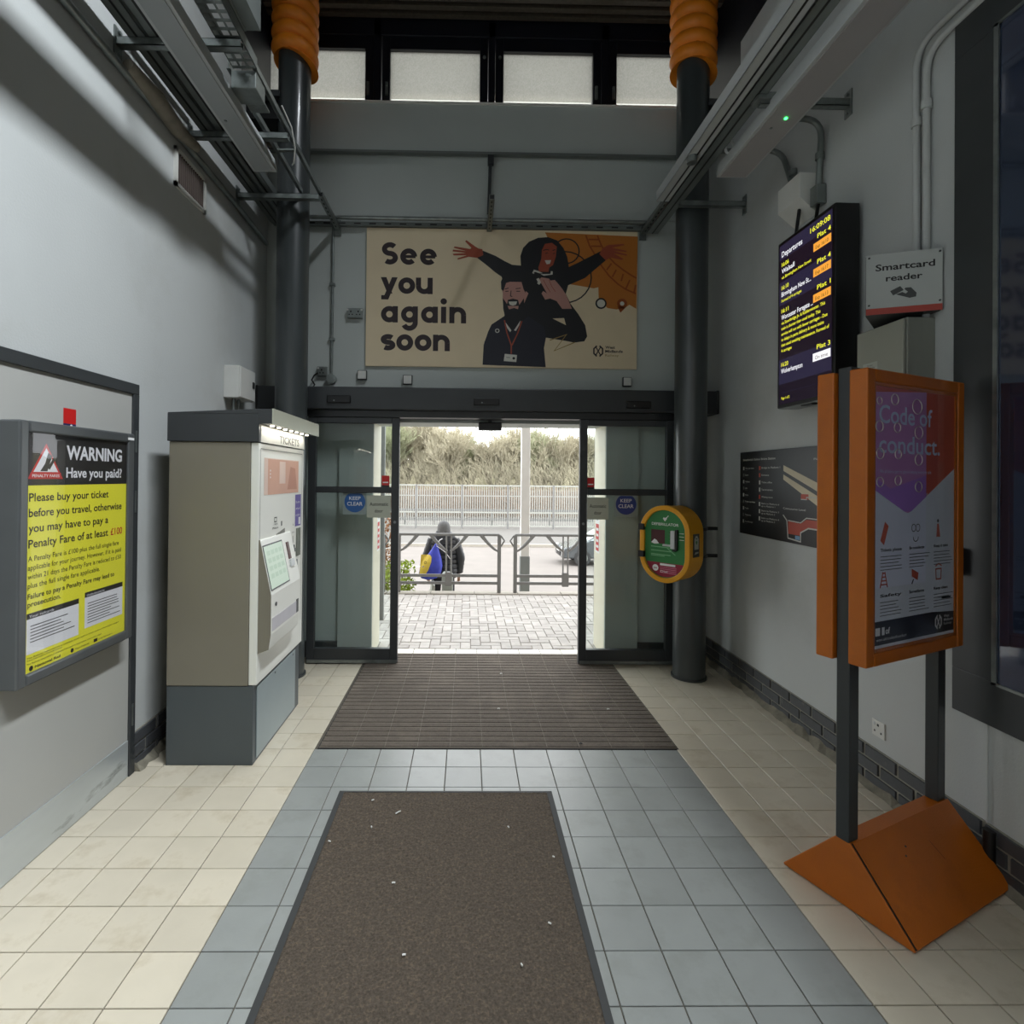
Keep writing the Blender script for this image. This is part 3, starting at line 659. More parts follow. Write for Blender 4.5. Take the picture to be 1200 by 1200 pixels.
b = MB(); b.tube([(-1.245, YB-.045, 2.535), (-1.245, YB-.052, 2.535)], .035, 24); b.build('lid', M_zinc, t, smooth=True)
b = MB(); b.tube([(-1.245, 4.965, 2.575), (-1.245, 4.965, 4.0)], .012, 10)
for z in (2.9, 3.4): b.box(-1.27, 4.95, z-.012, -1.22, YB, z+.012)
tag(b.build('vertical_conduit', M_zinc, smooth=True), 'thin steel conduit running down the wall left of the cream sign', 'conduit')

# horizontal conduits and strut arms across the back wall
M_pipe = mat('conduit_grey', '#7c8280', .35, metal=.5, var=.1)
b = MB(); b.tube([(-1.6, 4.9, 3.985), (1.62, 4.9, 3.985)], .017, 12)
tag(b.build('horizontal_conduit', M_zinc, smooth=True), 'bright steel conduit across the wall just above the cream sign', 'conduit')
t = thing('strut_channel', 'dark slotted strut channel running across the wall above the cream sign', 'strut', (0, 4.93, 3.94))
b = MB(); b.box(-1.78, 4.93, 3.93, 1.66, 4.97, 3.965); b.build('channel', M_pipe, t)
for i in range(24):
    x = -1.6+i*.138; b = MB(); b.box(x, 4.928, 3.942, x+.06, 4.931, 3.953); b.build('slot', M_black, t)
b = MB(); b.box(-1.85, 4.955, 4.03, 2.2, 4.978, 4.045); tag(b.build('cable_clip_rail', M_wallB), 'thin painted rail on the wall above the bright conduit', 'rail')
def strut_arm(x, y0, z, lab):
    t = thing('wall_strut', lab, 'strut', (x, 4.9, z))
    s = .021; b = MB()
    b.box(x-s, y0, z-s, x+s, 4.965, z-s+.004); b.box(x-s, y0, z-s, x-s+.004, 4.965, z+s); b.box(x+s-.004, y0, z-s, x+s, 4.965, z+s); b.box(x-s, y0, z+s-.004, x-s*.3, 4.965, z+s); b.box(x+s*.3, y0, z+s-.004, x+s, 4.965, z+s)
    b.build('channel', M_zinc, t)
    b = MB(); b.box(x-.03, 4.962, z-.07, x+.03, YB, z+.07); b.build('foot_plate', M_zinc, t)
    b = MB(); b.box(x-s+.003, y0+.004, z-s+.003, x+s-.003, y0+.012, z+s-.003); b.build('open_end', M_black, t)
    n = 8
    for i in range(n):
        y = y0+.03+i*(4.94-y0-.03)/n; b = MB(); b.box(x-.006, y, z-s-.0012, x+.006, y+.03, z-s+.001); b.build('slot', M_black, t)
strut_arm(-1.205, 4.38, 3.92, 'steel strut arm sticking out above the left end of the sign')
strut_arm(.18, 4.38, 3.925, 'slotted steel strut arm sticking out above the middle of the sign')
strut_arm(1.598, 4.38, 3.925, 'steel strut arm sticking out above the right end of the sign')
b = MB(); b.prism([(.158, 4.93, 4.06), (.188, 4.93, 4.06), (.2, 4.92, 4.57), (.17, 4.92, 4.57)], (0, 0, 0), (0, .022, 0)); b.box(.16, 4.9, 4.5, .215, 4.945, 4.58)
tag(b.build('upright_strut', M_char), 'dark upright strut on the wall above the middle strut arm', 'brace')

# ------------------------------------------------------------------ brackets, cable trays and luminaires
def bracket(xw, xt, y, z, lab, grp=None):
    t = thing('wall_bracket', lab, 'bracket', (xw, y, z-.05)); s = .021
    b = MB(); b.box(xw, y-s, z-s, xt, y+s, z-s+.004); b.box(xw, y-s, z-s, xt, y-s+.004, z+s); b.box(xw, y+s-.004, z-s, xt, y+s, z+s); b.box(xw, y-s, z+s-.003, xt, y-s*.3, z+s); b.box(xw, y+s*.3, z+s-.003, xt, y+s, z+s)
    b.build('arm', M_zinc, t)
    sg = 1 if xt > xw else -1
    b = MB(); b.box(xw, y-.03, z-.075, xw+sg*.008, y+.03, z+.075); b.build('wall_plate', M_zinc, t)
    for dz in (-.055, .055):
        b = MB(); b.tube([(xw, y, z+dz), (xw+sg*.02, y, z+dz)], .009, 6); b.build('bolt', M_zinc, t)
for y, zz, lab in ((4.333, 3.87, 'bracket on the left wall crossing the left column'), (3.589, 3.885, 'second bracket from the back on the left wall'), (2.848, 3.9, 'nearest cable tray bracket on the left wall')):
    bracket(XL, -1.2, y, zz, lab)
for y, zz, lab in ((4.334, 3.87, 'bracket on the right wall crossing the right column'), (3.141, 3.863, 'bracket on the right wall under the cable trunking')):
    bracket(XR, 1.69, y, zz, lab)

def tray(x0, x1, y0, y1, z, h, lab, slots=True, m=None):
    m = m or M_zinc
    t = thing('cable_tray', lab, 'cable tray', ((x0+x1)/2, (y0+y1)/2, z))
    b = MB(); b.box(x0, y0, z, x0+.003, y1, z+h); b.box(x1-.003, y0, z, x1, y1, z+h); b.box(x0-.0, y0, z+h-.003, x0+.012, y1, z+h); b.box(x1-.012, y0, z+h-.003, x1, y1, z+h)
    b.build('side_flanges', m, t)
    # perforated bed made of crossing strips so the gaps are real
    b = MB(); n = max(2, int((x1-x0)/.035)); ws = (x1-x0)/n
    for i in range(n+1):
        x = x0+ws*i; b.box(max(x0, x-.006), y0, z, min(x1, x+.006), y1, z+.002)
    y = y0
    while y < y1: b.box(x0, y, z+.0003, x1, min(y+.02, y1), z+.0023); y += .052
    b.build('perforated_bed', m, t, kind='stuff')
    return t
tray(-1.335, -1.2, 1.0, 3.05, 3.93, .06, 'perforated steel cable tray beside the left luminaire')
tray(-1.79, -1.67, 2.9, 3.55, 3.995, .05, 'short perforated cable tray next to the left wall')
def channel(x0, x1, y0, y1, z0, z1, lab, m=None, cat='trunking', name='cable_trunking', slotx=None):
    t = thing(name, lab, cat, ((x0+x1)/2, (y0+y1)/2, z0))
    b = MB(); b.box(x0, y0, z0, x1, y1, z0+.003); b.box(x0, y0, z0, x0+.003, y1, z1); b.box(x1-.003, y0, z0, x1, y1, z1); b.box(x0+.003, y0, z1-.004, x1-.003, y1, z1)
    b.build('body', m or M_zinc, t)
    b = MB(); sx = slotx if slotx is not None else (x0+x1)/2
    b.box(sx-.006, y0, z0-.0015, sx+.006, y1, z0+.001); b.build('seam', M_black, t)
    return t
channel(-1.78, -1.69, .9, 4.9, 3.92, 3.98, 'dark slotted trunking nearest the left wall', m=M_pipe)
channel(-1.67, -1.58, .9, 4.9, 3.92, 3.985, 'second slotted trunking from the left wall', m=M_pipe)
# cable ladder on the outer side: two rails with rungs
def ladder(x0, x1, y0, y1, z, lab, dy=.3):
    t = thing('cable_ladder', lab, 'cable ladder', ((x0+x1)/2, (y0+y1)/2, z))
    for x in (x0, x1):
        b = MB(); b.box(x-.003, y0, z, x+.003, y1, z+.05); b.box(x-.012, y0, z, x+.012, y1, z+.004); b.build('rail', M_zinc, t)
    y = y0+.15
    while y < y1: b = MB(); b.box(x0, y, z+.01, x1, y+.03, z+.02); b.build('rung', M_zinc, t); y += dy
ladder(-1.36, -1.215, 3.05, 4.42, 3.93, 'cable ladder ending at the left column', .62)
# dirty hanging cable bundle / lagging on the left wall side
b = MB(); b.tube([(-1.80, 2.86, 3.80), (-1.79, 3.1, 3.79), (-1.80, 3.35, 3.77), (-1.80, 3.58, 3.80)], .045, 10, rs=[.03, .05, .045, .03])
tag(b.build('taped_cable_bundle', mat('dusty_tape', '#837c6f', .8, var=.2, scale=14, bump=.5, bscale=20), smooth=True), 'dusty taped cable bundle sagging beside the left wall', 'cable bundle')
b = MB(); b.tube([(-1.825, .9, 3.77), (-1.825, 4.2, 3.77), (-1.825, 4.9, 3.74)], .022, 12)
tag(b.build('wall_conduit', M_zinc, smooth=True), 'steel conduit clipped along the left wall under the trays', 'conduit')
b = MB(); b.tube([(-1.63, 3.62, 3.90), (-1.63, 4.88, 3.90)], .008, 8)
tag(b.build('thin_cable_rod', M_zinc, smooth=True), 'thin bright rod running beside the dark trunking to the back wall', 'conduit')
b = MB(); b.tube([(-1.2, 3.45, 4.0), (-1.17, 3.55, 3.93), (-1.17, 3.63, 3.84), (-1.2, 3.7, 3.78), (-1.23, 3.76, 3.8)], .005, 8)
tag(b.build('loose_cable', M_offwhite, smooth=True), 'loose white cable looping off the end of the left luminaire', 'cable')
t = thing('tray_splice_box', 'grey metal box hanging from the cable tray right of the left luminaire', 'junction box', (-1.28, 3.12, 3.82))
b = MB(); b.box(-1.35, 3.06, 3.83, -1.21, 3.2, 3.93); b.build('box_body', M_zinc, t, bevel=.004)
b = MB(); b.box(-1.33, 3.2, 3.85, -1.22, 3.3, 3.86); b.build('box_flap', M_zinc, t)
t = thing('tall_cable_trough', 'tall grey metal trough above the left cable tray', 'trough', (-1.15, 2.5, 4.0))
b = MB(); b.box(-1.19, .9, 3.99, -1.11, 2.86, 4.2); b.build('body', M_pipe, t)
b = MB(); b.box(-1.195, .9, 3.985, -1.185, 2.86, 4.05); b.build('flange', M_zinc, t)

M_lum = mat('luminaire_grey_white', '#b4b8b8', .4, var=.03)
def luminaire(x0, x1, y0, y1, z, h, lab, led=False, m=None):
    t = thing('linear_luminaire', lab, 'light fitting', ((x0+x1)/2, (y0+y1)/2, z))
    b = MB(); b.prism([(x0, y0, z), (x1, y0, z), (x1-.012, y0, z+h), (x0+.012, y0, z+h)], (0, y0, 0), (0, y1, 0)); b.build('housing', m or M_lum, t, bevel=.003)
    b = MB(); b.box(x0+.018, y0+.02, z-.006, x1-.018, y1-.02, z); b.build('diffuser', mat('unlit_diffuser', '#9a9e9f', .3, var=.02) if not led else mat('unlit_diffuser_pinkish', '#a39f9f', .3, var=.02), t, bevel=.003)
    for y in (y0+.5, y1-.55):
        b = MB(); b.tube([((x0+x1)/2-.03, y, z-.006), ((x0+x1)/2-.03, y, z-.009)], .009, 10); b.build('fixing', M_zinc, t)
    if led:
        b = MB(); b.tube([(1.842, 3.133, z-.006), (1.842, 3.133, z-.012)], .009, 12); b.build('indicator_lamp', emit('green_led', '#3bff6a', 6.), t, label='small lit green indicator')
    for y in (2.848, 3.589) if x0 < 0 else (3.141,):
        b = MB(); b.box((x0+x1)/2-.02, y-.02, z+h, (x0+x1)/2+.02, y+.02, z+h+.02); b.build('hanger', M_zinc, t)
luminaire(-1.508, -1.348, .8, 3.79, 3.765, .09, 'long grey linear light fitting hung under the left cable trays')
luminaire(1.73, 1.945, .8, 3.777, 3.775, .09, 'long linear light fitting with a green lamp near the right wall', led=True)
# right-hand trunking run
channel(1.5, 1.6, .8, 4.33, 3.885, 3.965, 'pale cable trunking running to the right column', m=M_lum, slotx=1.56)
channel(1.61, 1.715, .8, 4.9, 3.885, 3.955, 'dark slotted trunking beside the pale trunking on the right', m=M_pipe)
t = thing('trunking_coupler', 'grey coupler clamped under the right trunking at the bracket', 'coupler', (1.75, 3.14, 3.87))
b = MB(); b.box(1.66, 3.1, 3.86, 1.8, 3.185, 3.9); b.build('clamp', M_zinc, t, bevel=.004)
t = thing('conduit_end_box', 'round steel conduit box at the end of the right trunking', 'junction box', (1.55, 3.7, 3.86))
b = MB(); b.tube([(1.535, 3.72, 3.84), (1.535, 3.72, 3.885)], .035, 20); b.build('box_body', M_zinc, t, smooth=True)
# conduits bending from the trays to the board
def conduit(pts, r, lab, clips=(), m=None):
    P = [Vector(p) for p in pts]; out = [P[0]]
    for i in range(1, len(P)-1):        # rounded corners
        a = (P[i-1]-P[i]); c = (P[i+1]-P[i]); q = min(.12, a.length*.45, c.length*.45); a = a.normalized()*q; c = c.normalized()*q
        for k in range(7):
            s = k/6; out.append(P[i]+a*(1-s)**2+c*s*s)
    out.append(P[-1]); b = MB(); b.tube(out, r, 12)
    for cpos in clips: b.tube([Vector(cpos)-Vector((0, 0, .02)), Vector(cpos)+Vector((0, 0, .02))], r*1.45, 12)
    o = b.build('bent_conduit', m or M_pipe, smooth=True); tag(o, lab, 'conduit'); return o
conduit([(1.58, 3.78, 3.955), (2.19, 3.78, 3.98), (2.19, 3.6, 3.66)][:2]+[(2.19, 3.62, 3.6)], .018, 'bent conduit dropping into the small sloping wall box', clips=[(2.19, 3.64, 3.74)])
conduit([(1.9, 3.33, 3.9), (2.185, 3.33, 3.9), (2.185, 3.36, 3.5)], .018, 'bent conduit dropping to the departures board, right one', clips=[(2.185, 3.35, 3.68)])
b = MB(); b.tube([(1.98, 2.65, 3.92), (1.99, 2.75, 3.86), (1.97, 2.9, 3.83), (1.9, 3.0, 3.84), (1.85, 3.08, 3.86)], .006, 8)
tag(b.build('drooping_cable', M_pipe, smooth=True), 'thin grey cable drooping over the right luminaire', 'cable')
b = MB(); pts = [(1.75+.03*math.cos(a), 3.63+.0*a, 3.9+.05*math.sin(a)) for a in [PI*.3*k for k in range(14)]]; b.tube(pts, .008, 8)
tag(b.build('coiled_flex', M_white, smooth=True), 'white flex coiled behind the end of the right luminaire', 'cable')
t = thing('wall_cable_box', 'small grey box with sloping underside above the departures board', 'junction box', (2.2, 3.55, 3.35))
b = MB(); b.prism([(2.1, 3.42, 3.62), (XR, 3.42, 3.62), (XR, 3.42, 3.36), (2.1, 3.42, 3.46)], (0, 3.42, 0), (0, 3.66, 0)); b.build('box_body', M_offwhite, t, bevel=.004)
b = MB(); b.box(2.155, 3.33, 3.38, 2.215, 3.4, 3.5); b.build('cable_gland', M_pipe, t, bevel=.004)
b = MB(); b.tube([(2.185, 3.36, 3.4), (2.16, 3.34, 3.3), (2.14, 3.33, 3.18)], .011, 8); b.tube([(2.15, 3.5, 3.42), (2.12, 3.5, 3.18)], .011, 8)
tag(b.build('board_supply_cable', M_black, smooth=True), 'short black cables entering the top of the departures board', 'cable')
# twin conduits above the smartcard sign
conduit([(2.2, 2.63, 2.76), (2.2, 2.64, 3.80), (2.2, .8, 3.80)], .016, 'left one of the twin conduits above the smartcard sign', clips=[(2.2, 2.635, 3.42)], m=M_wallL)
conduit([(2.2, 2.575, 2.76), (2.2, 2.58, 3.735), (2.2, .8, 3.735)], .016, 'right one of the twin conduits above the smartcard sign', clips=[(2.2, 2.578, 3.47)], m=M_wallL)

# ------------------------------------------------------------------ left wall: vent, control box, door panel, poster case
t = thing('wall_vent', 'small rectangular louvred vent high on the left wall', 'vent', (XL, 3.6, 3.45))
b = MB()
for a in ((XL, 3.4, 3.46, XL+.018, 3.79, 3.485), (XL, 3.4, 3.68, XL+.018, 3.79, 3.705), (XL, 3.4, 3.46, XL+.018, 3.425, 3.705), (XL, 3.765, 3.46, XL+.018, 3.79, 3.705)): b.box(*a)
b.build('vent_frame', M_offwhite, t)
b = MB(); b.box(XL+.001, 3.42, 3.48, XL+.003, 3.77, 3.69); b.build('backing', mat('vent_dark', '#2a2422', .8), t)
for i in range(14):
    y = 3.432+i*.0245; b = MB(); b.box(XL+.003, y, 3.485, XL+.014, y+.007, 3.68); b.build('louvre', mat('louvre_brown', '#5a504b', .5), t)
t = thing('wall_control_box', 'grey metal box on the left wall above the ticket machine', 'control box', (-1.79, 4.28, 2.24))
b = MB(); b.box(XL, 4.13, 2.24, -1.735, 4.42, 2.485); b.build('body', M_offwhite, t, bevel=.004)
b = MB(); b.box(-1.735, 4.135, 2.245, -1.722, 4.415, 2.48); d = b.build('door', M_offwhite, t, bevel=.004)
b = MB(); b.box(-1.722, 4.36, 2.345, -1.715, 4.39, 2.395); b.build('latch', M_black, d)
for y in (4.2, 4.29):
    b = MB(); b.tube([(-1.8, y, 1.6), (-1.8, y, 2.24)], .014, 10); b.build('conduit', M_zinc, t, smooth=True)

D = thing('door_3', 'wide pale flush door with charcoal frame on the left wall', 'door', (-1.84, 2.2, 0), structure=True); del D['category']
b = MB(); b.box(XL-.01, .9, .2, -1.838, 2.995, 2.09); b.build('door_panel', mat('door_panel_white', '#a9a9a5', .5, var=.02, scale=2), D)
b = MB(); b.box(XL-.01, .9, 2.09, -1.826, 3.045, 2.147); b.box(XL-.01, 2.995, 0, -1.826, 3.045, 2.09); b.build('door_frame', M_char, D, bevel=.003)
b = MB(); b.box(XL-.01, .9, .004, -1.832, 2.992, .2); b.build('kick_plate', mat('scuffed_steel', '#c2c8ca', .34, metal=.5, var=.1, scale=6, dirt='#5d6365', dscale=9, dlo=.6, dhi=.75, stretch=(1, .25, 1)), D)
for z in (1.83, 1.5, .33):
    b = MB(); b.box(-1.826, 3.012, z-.06, -1.822, 3.022, z+.06); b.build('hinge', M_zinc, D)
p = Print((-1.8375, 2.493, 1.86), (0, 1, 0), (0, 0, 1)); p.rect(0, .02, .08, .09, M_red, 0); p.rect(0, 0, .08, .02, mat('ink_navy', '#262a55', .4), 0); p.disc(.05, .01, .008, M_pw, 1)
tag(p.mb.build('red_tag_sticker', p.mats), 'small red sticker on the pale door above the yellow poster case', 'sticker')

C = thing('poster_case', 'grey framed poster case with yellow WARNING Have you paid? poster', 'poster case', (-1.81, 2.52, .8))
cy0, cy1, cz0, cz1 = 2.152, 2.885, .795, 1.862; xo, xi = -1.752, -1.838
b = MB(); s = .047
def bev_frame(b, x0, x1, y0, y1, z0, z1, s, axis='x'):
    pass
b.box(xi, cy0, cz0, xo, cy0+s, cz1); b.box(xi, cy1-s, cz0, xo, cy1, cz1); b.box(xi, cy0+s, cz0, xo, cy1-s, cz0+s); b.box(xi, cy0+s, cz1-s, xo, cy1-s, cz1)
b.build('case_frame', mat('case_grey_aluminium', '#6c7072', .35, metal=.6, var=.05), C, bevel=.008)
b = MB(); b.box(xi, cy0+s, cz0+s, -1.766, cy1-s, cz1-s); b.build('case_back', M_char, C)
pw = cy1-cy0-2*s; ph = cz1-cz0-2*s
p = Print((-1.7655, cy0+s, cz0+s), (0, 1, 0), (0, 0, 1), su=pw/100, sv=ph/150)
p.rect(0, 0, 100, 150, M_paper_y, 0); p.rect(0, 117, 100, 150, M_ink, 1)
p.poly([(1, 121), (31, 121), (16, 144)], M_red, 2); p.poly([(5.5, 125.5), (26.5, 125.5), (16, 141)], M_pw, 3); p.rect(3, 121.5, 29, 125, M_red, 4); p.text('PENALTY FARES', 16, 122.2, 23, 1.9, M_pw, 5, .01, 'c')
p.poly([(11, 126), (17, 126), (21, 136), (17.5, 138), (15, 131)], M_ink, 4); p.poly([(17, 128), (19, 127), (24, 134), (22, 135)], M_ink, 4)
p.text('WARNING', 34, 134.5, 60, 9.5, M_pw, 2, .03); p.text('Have you paid?', 34, 122, 60, 7, M_pw, 2, .02)
for i, tx in enumerate(['Please buy your ticket', 'before you travel, otherwise', 'you may have to pay a']): p.text(tx, 2.5, 107-i*9.7, [76, 92, 76][i], 5.4, M_ink, 2, .012)
p.text('Penalty Fare of at least', 2.5, 77.9, 76, 5.4, M_ink, 2, .012); p.text('£100', 81.5, 77.9, 14, 5.4, M_red, 2, .012)
for i, (tx, wd) in enumerate([('A Penalty Fare is £100 plus the full single fare', 89), ('applicable for your journey. However, if it is paid', 92), ('within 21 days the Penalty Fare is reduced to £50', 92), ('plus the full single fare applicable.', 67)]): p.text(tx, 2.5, 69.5-i*5.6, wd, 3.4, M_ink, 2)
p.text('Failure to pay a Penalty Fare may lead to', 2.5, 46, 84, 3.4, M_ink, 2, .012); p.text('prosecution.', 2.5, 41, 28, 3.4, M_ink, 2, .012)
for u0, v0, u1, v1, hd, ls in [(2, 11.5, 48, 37, 'Your railcards', 6), (54, 14, 97, 39.5, 'Information about penalty fares', 8)]:
    p.rect(u0, v0, u1, v1-3.6, M_pw, 1); p.rect(u0, v1-3.6, u1, v1, M_ink, 1); p.text(hd, u0+2, v1-2.9, (u1-u0)*.45, 1.8, M_pw, 2)
    for k in range(ls): p.rect(u0+3, v1-8-k*2, u0+3+(u1-u0)*random.uniform(.5, .88), v1-8.55-k*2, M_ink, 2)
for v_, wd in ((8.6, 90), (7.2, 30), (4.9, 70)): p.text('The Railway information is available from staff or from online information pages', 2.5, v_, wd, 1., M_ink, 2)
p.disc(6, 2.3, 1.6, M_ink, 2, ratio=1); p.text('National Rail', 9, 1.5, 22, 1.7, M_ink, 2, .02); p.disc(42, 2.3, 1.5, M_ink, 2); p.text('West Midlands', 45, 1.7, 14, 1.2, M_ink, 2); p.rect(64, 1.2, 68, 3.5, M_ink, 2); p.text('London Northwestern', 69, 1.7, 16, 1.1, M_ink, 2)
p.build('poster', C)
b = MB(); b.box(-1.760, cy0+s, cz0+s, -1.758, cy1-s, cz1-s); b.build('glazing', M_acryl, C)
b = MB(); b.box(-1.751, cy1-.06, cz1-.035, -1.749, cy1-.01, cz1-.022); b.build('white_label', M_pw, C)

# ------------------------------------------------------------------ ticket machine
TM = thing('ticket_machine', 'tall beige ticket machine with lit TICKETS hood standing by the left wall', 'ticket machine', (-1.45, 3.54, 0))
ty0, ty1 = 3.11, 3.955; tx0, tx1 = -1.695, -1.205
M_mach = mat('machine_white_panel', '#e8e8e0', .35, var=.02, scale=2)
M_plinth = mat('plinth_grey', '#4a5154', .45, var=.04, scale=3)
b = MB(); b.box(tx0, ty0+.004, 0, tx1, ty1, .45); b.build('plinth', M_plinth, TM, bevel=.004)
b = MB(); b.box(tx1, ty0+.05, .02, tx1+.006, ty1-.1, .43); pl = b.build('plinth_panel', mat('plinth_door_lit', '#8d999c', .4, var=.03), TM, bevel=.002)  # panel kept lighter grey to paint in the light on this side
for y in (3.45, 3.8):
    b = MB(); b.tube([(tx1+.005, y, .41), (tx1+.011, y, .41)], .008, 10); b.build('screw', M_zinc, pl)
b = MB(); b.box(tx0, ty0, .452, tx1-.03, ty1, 1.84); b.build('cabinet_body', M_beige, TM, bevel=.004)
b = MB(); b.box(tx1-.028, ty0+.003, .455, tx1+.018, ty1, 1.838); fd = b.build('front_door', M_mach, TM, bevel=.004)
FX = tx1+.018                               # face of the front door
b = MB(); b.box(tx0-.008, ty0-.008, 1.842, tx1+.02, ty1+.02, 2.0); b.prism([(tx0-.008, ty0-.008, 2.0), (tx1+.02, ty0-.008, 2.0), (tx1+.02, ty0-.008, 2.03), (tx0-.008, ty0-.008, 2.005)], (0, 0, 0), (0, ty1-ty0+.03, 0))
b.build('hood', M_char, TM, bevel=.003)
b = MB(); b.box(tx1+.02, ty0-.008, 1.945, -1.112, ty1+.09, 2.03); hd = b.build('canopy_hood', M_char, TM, bevel=.002)
b = MB(); b.box(-1.112, ty0-.008, 1.943, -1.104, ty1+.092, 2.032); b.build('hood_fascia', mat('fascia_aluminium', '#b9bbaa', .4, metal=.2, var=.02), TM)
b = MB(); b.box(FX, ty0+.02, 1.842, FX+.004, ty1, 1.94); b.build('header_strip', M_mach, TM)
LED = emit('machine_led', '#fff6dc', 9.)
for i in range(7):
    y = ty0+.1+i*.115; b = MB(); b.tube([(-1.15, y, 1.946), (-1.15, y, 1.938)], .011, 12); b.build('led_lamp', LED, TM)
ll = area('machine_hood_lamps', (-1.148, (ty0+ty1)/2, 1.934), (-1.19, (ty0+ty1)/2, 1.0), .78, .03, .9, (1, .96, .86), (0, 1, 0))
p = Print((FX+.0045, ty0+.02, 1.842), (0, 1, 0), (0, 0, 1))
p.text('TICKETS', .5, .014, .4, .048, mat('engraved_grey', '#7c7c75', .5, var=.02), 1, .02, 'c')
p.build('tickets_lettering', TM)
# printed panel details on the door
p = Print((FX+.0006, 0, 0), (0, 1, 0), (0, 0, 1))
M_line = mat('panel_line', '#8b8b84', .5); 
for a in ([(3.135, 1.805), (3.92, 1.805)], [(3.135, 1.805), (3.135, 1.24)], [(3.92, 1.805), (3.92, .62)]): p.stroke(a, .005, M_line, 1)
C_peach = mat('poster_peach', '#cf9c84', .5, var=.05); C_peach2 = mat('poster_peach_light', '#dfc3b4', .5)
p.rect(3.19, 1.535, 3.84, 1.755, C_peach2, 1); p.rect(3.25, 1.535, 3.83, 1.75, C_peach, 2)
p.rect(3.45, 1.6, 3.56, 1.74, C_peach2, 3); p.poly([(3.6, 1.56), (3.8, 1.56), (3.76, 1.7), (3.66, 1.71)], mat('poster_peach_dark', '#bb7f66', .5), 3)
for k in range(3): p.disc(3.29, 1.66+k*.02-.02, .006, M_pw, 3)
p.rect(3.77, 1.3, 3.9, 1.52, mat('sticker_purple', '#5b4a9a', .4, var=.03), 1); p.rect(3.85, 1.31, 3.885, 1.36, M_pw, 2)
for k in range(3): p.text(['Pay here', 'with card', 'or phone'][k], 3.785, 1.46-k*.045, .09, .018, M_pw, 2)
p.text('1 Select', 3.36, 1.345, .07, .014, M_ink, 1); p.text('Please', 3.34, 1.32, .1, .014, M_ink, 1); p.stroke([(3.37, 1.39), (3.41, 1.39), (3.41, 1.365), (3.37, 1.365)], .006, M_ink, 1, True)
p.stroke([(3.5, 1.33), (3.5, 1.36)], .02, M_ink, 1)
p.text('i', 3.73, 1.31, .008, .02, M_ink, 1); p.text('Coins', 3.71, 1.26, .05, .012, M_ink, 1); p.stroke([(3.73, 1.18), (3.73, 1.24)], .008, M_ink, 1)
p.build('panel_print', fd)
b = MB(); b.box(FX-.002, 3.80, 1.09, FX+.004, 3.89, 1.285); b.build('note_window', mat('smoked_grey', '#5e6257', .25), fd)
b = MB(); b.box(FX, 3.70, 1.13, FX+.012, 3.76, 1.155); b.box(FX, 3.72, 1.11, FX+.014, 3.735, 1.18); b.build('coin_slot', M_char, fd, bevel=.002)
b = MB(); b.box(FX, 3.70, 1.03, FX+.02, 3.78, 1.075); b.build('coin_return', mat('dark_steel', '#565a5c', .3, metal=.6), fd, bevel=.003)
# recess above the screen: dark triangle wings
b = MB(); b.prism([(FX+.0008, 3.4, 1.285), (FX+.0008, 3.56, 1.31), (FX+.0008, 3.56, 1.1)], (0, 0, 0), (.0015, 0, 0)); b.build('recess_side', mat('recess_grey', '#77766d', .5), fd)
# console with sloping screen
KX = FX+.075
b = MB(); cy0_, cy1_ = 3.125, 3.66
prof = [(FX, 1.28), (FX+.008, 1.28), (KX, .965), (KX, .74), (KX-.012, .655), (FX, .63)]
b.prism([(a, cy0_, z) for a, z in prof], (0, cy0_, 0), (0, cy1_, 0))
K = b.build('console', M_mach, TM, bevel=.004, label='protruding console with sloping screen')
b = MB(); b.prism([(a-(.001 if a > FX else 0), cy0_-.003, z) for a, z in prof], (0, 0, 0), (0, .003, 0)); b.build('console_shaded_cheek', M_beige, K, label='side cheek coloured beige for the shade on it')  # darker beige paints in the shade on the console's near side
sd = Vector((KX-FX-.008, 0, -.315)).normalized(); sn = Vector((.315, 0, KX-FX-.008)).normalized()
o0 = Vector((FX+.008, 0, 1.28))
b = MB(); q = [o0+sd*.035+Vector((0, 3.135, 0)), o0+sd*.035+Vector((0, 3.455, 0)), o0+sd*.3+Vector((0, 3.455, 0)), o0+sd*.3+Vector((0, 3.135, 0))]
b.prism([v+sn*.0 for v in q], (0, 0, 0), sn*.003); b.build('screen_bezel', M_char, K)
b = MB(); q = [o0+sd*.043+Vector((0, 3.14, 0)), o0+sd*.043+Vector((0, 3.445, 0)), o0+sd*.292+Vector((0, 3.445, 0)), o0+sd*.292+Vector((0, 3.14, 0))]
b.prism([v+sn*.0031 for v in q], (0, 0, 0), sn*.001); b.build('screen', emit('screen_pale_green', '#c7dccb', .75), K)
p = Print(o0+sn*.0044, (0, 1, 0), -sd, v0=0)
C_g = emit('screen_print_green', '#b9d3bf', .72)
for i in range(4):
    for j in range(4): p.rect(3.17+i*.065, -.1-j*.045, 3.22+i*.065, -.085-j*.045+.012, C_g, 1)
p.build('screen_buttons', K)
b = MB(); q = [o0+sd*.06+Vector((0, 3.52, 0)), o0+sd*.06+Vector((0, 3.56, 0)), o0+sd*.17+Vector((0, 3.56, 0)), o0+sd*.17+Vector((0, 3.52, 0))]
b.prism(q, (0, 0, 0), sn*.006); b.build('card_slot', mat('dark_red_slot', '#4b1e1e', .3), K)
b = MB(); q = [o0+sd*.175+Vector((0, 3.52, 0)), o0+sd*.175+Vector((0, 3.59, 0)), o0+sd*.22+Vector((0, 3.59, 0)), o0+sd*.22+Vector((0, 3.52, 0))]
b.prism(q, (0, 0, 0), sn*.012); b.build('card_reader', M_white, K, bevel=.002)
b = MB(); b.box(KX, 3.14, .755, KX+.002, 3.6, .83); b.build('ticket_tray', mat('tray_lilac', '#b9b6bd', .3), K)
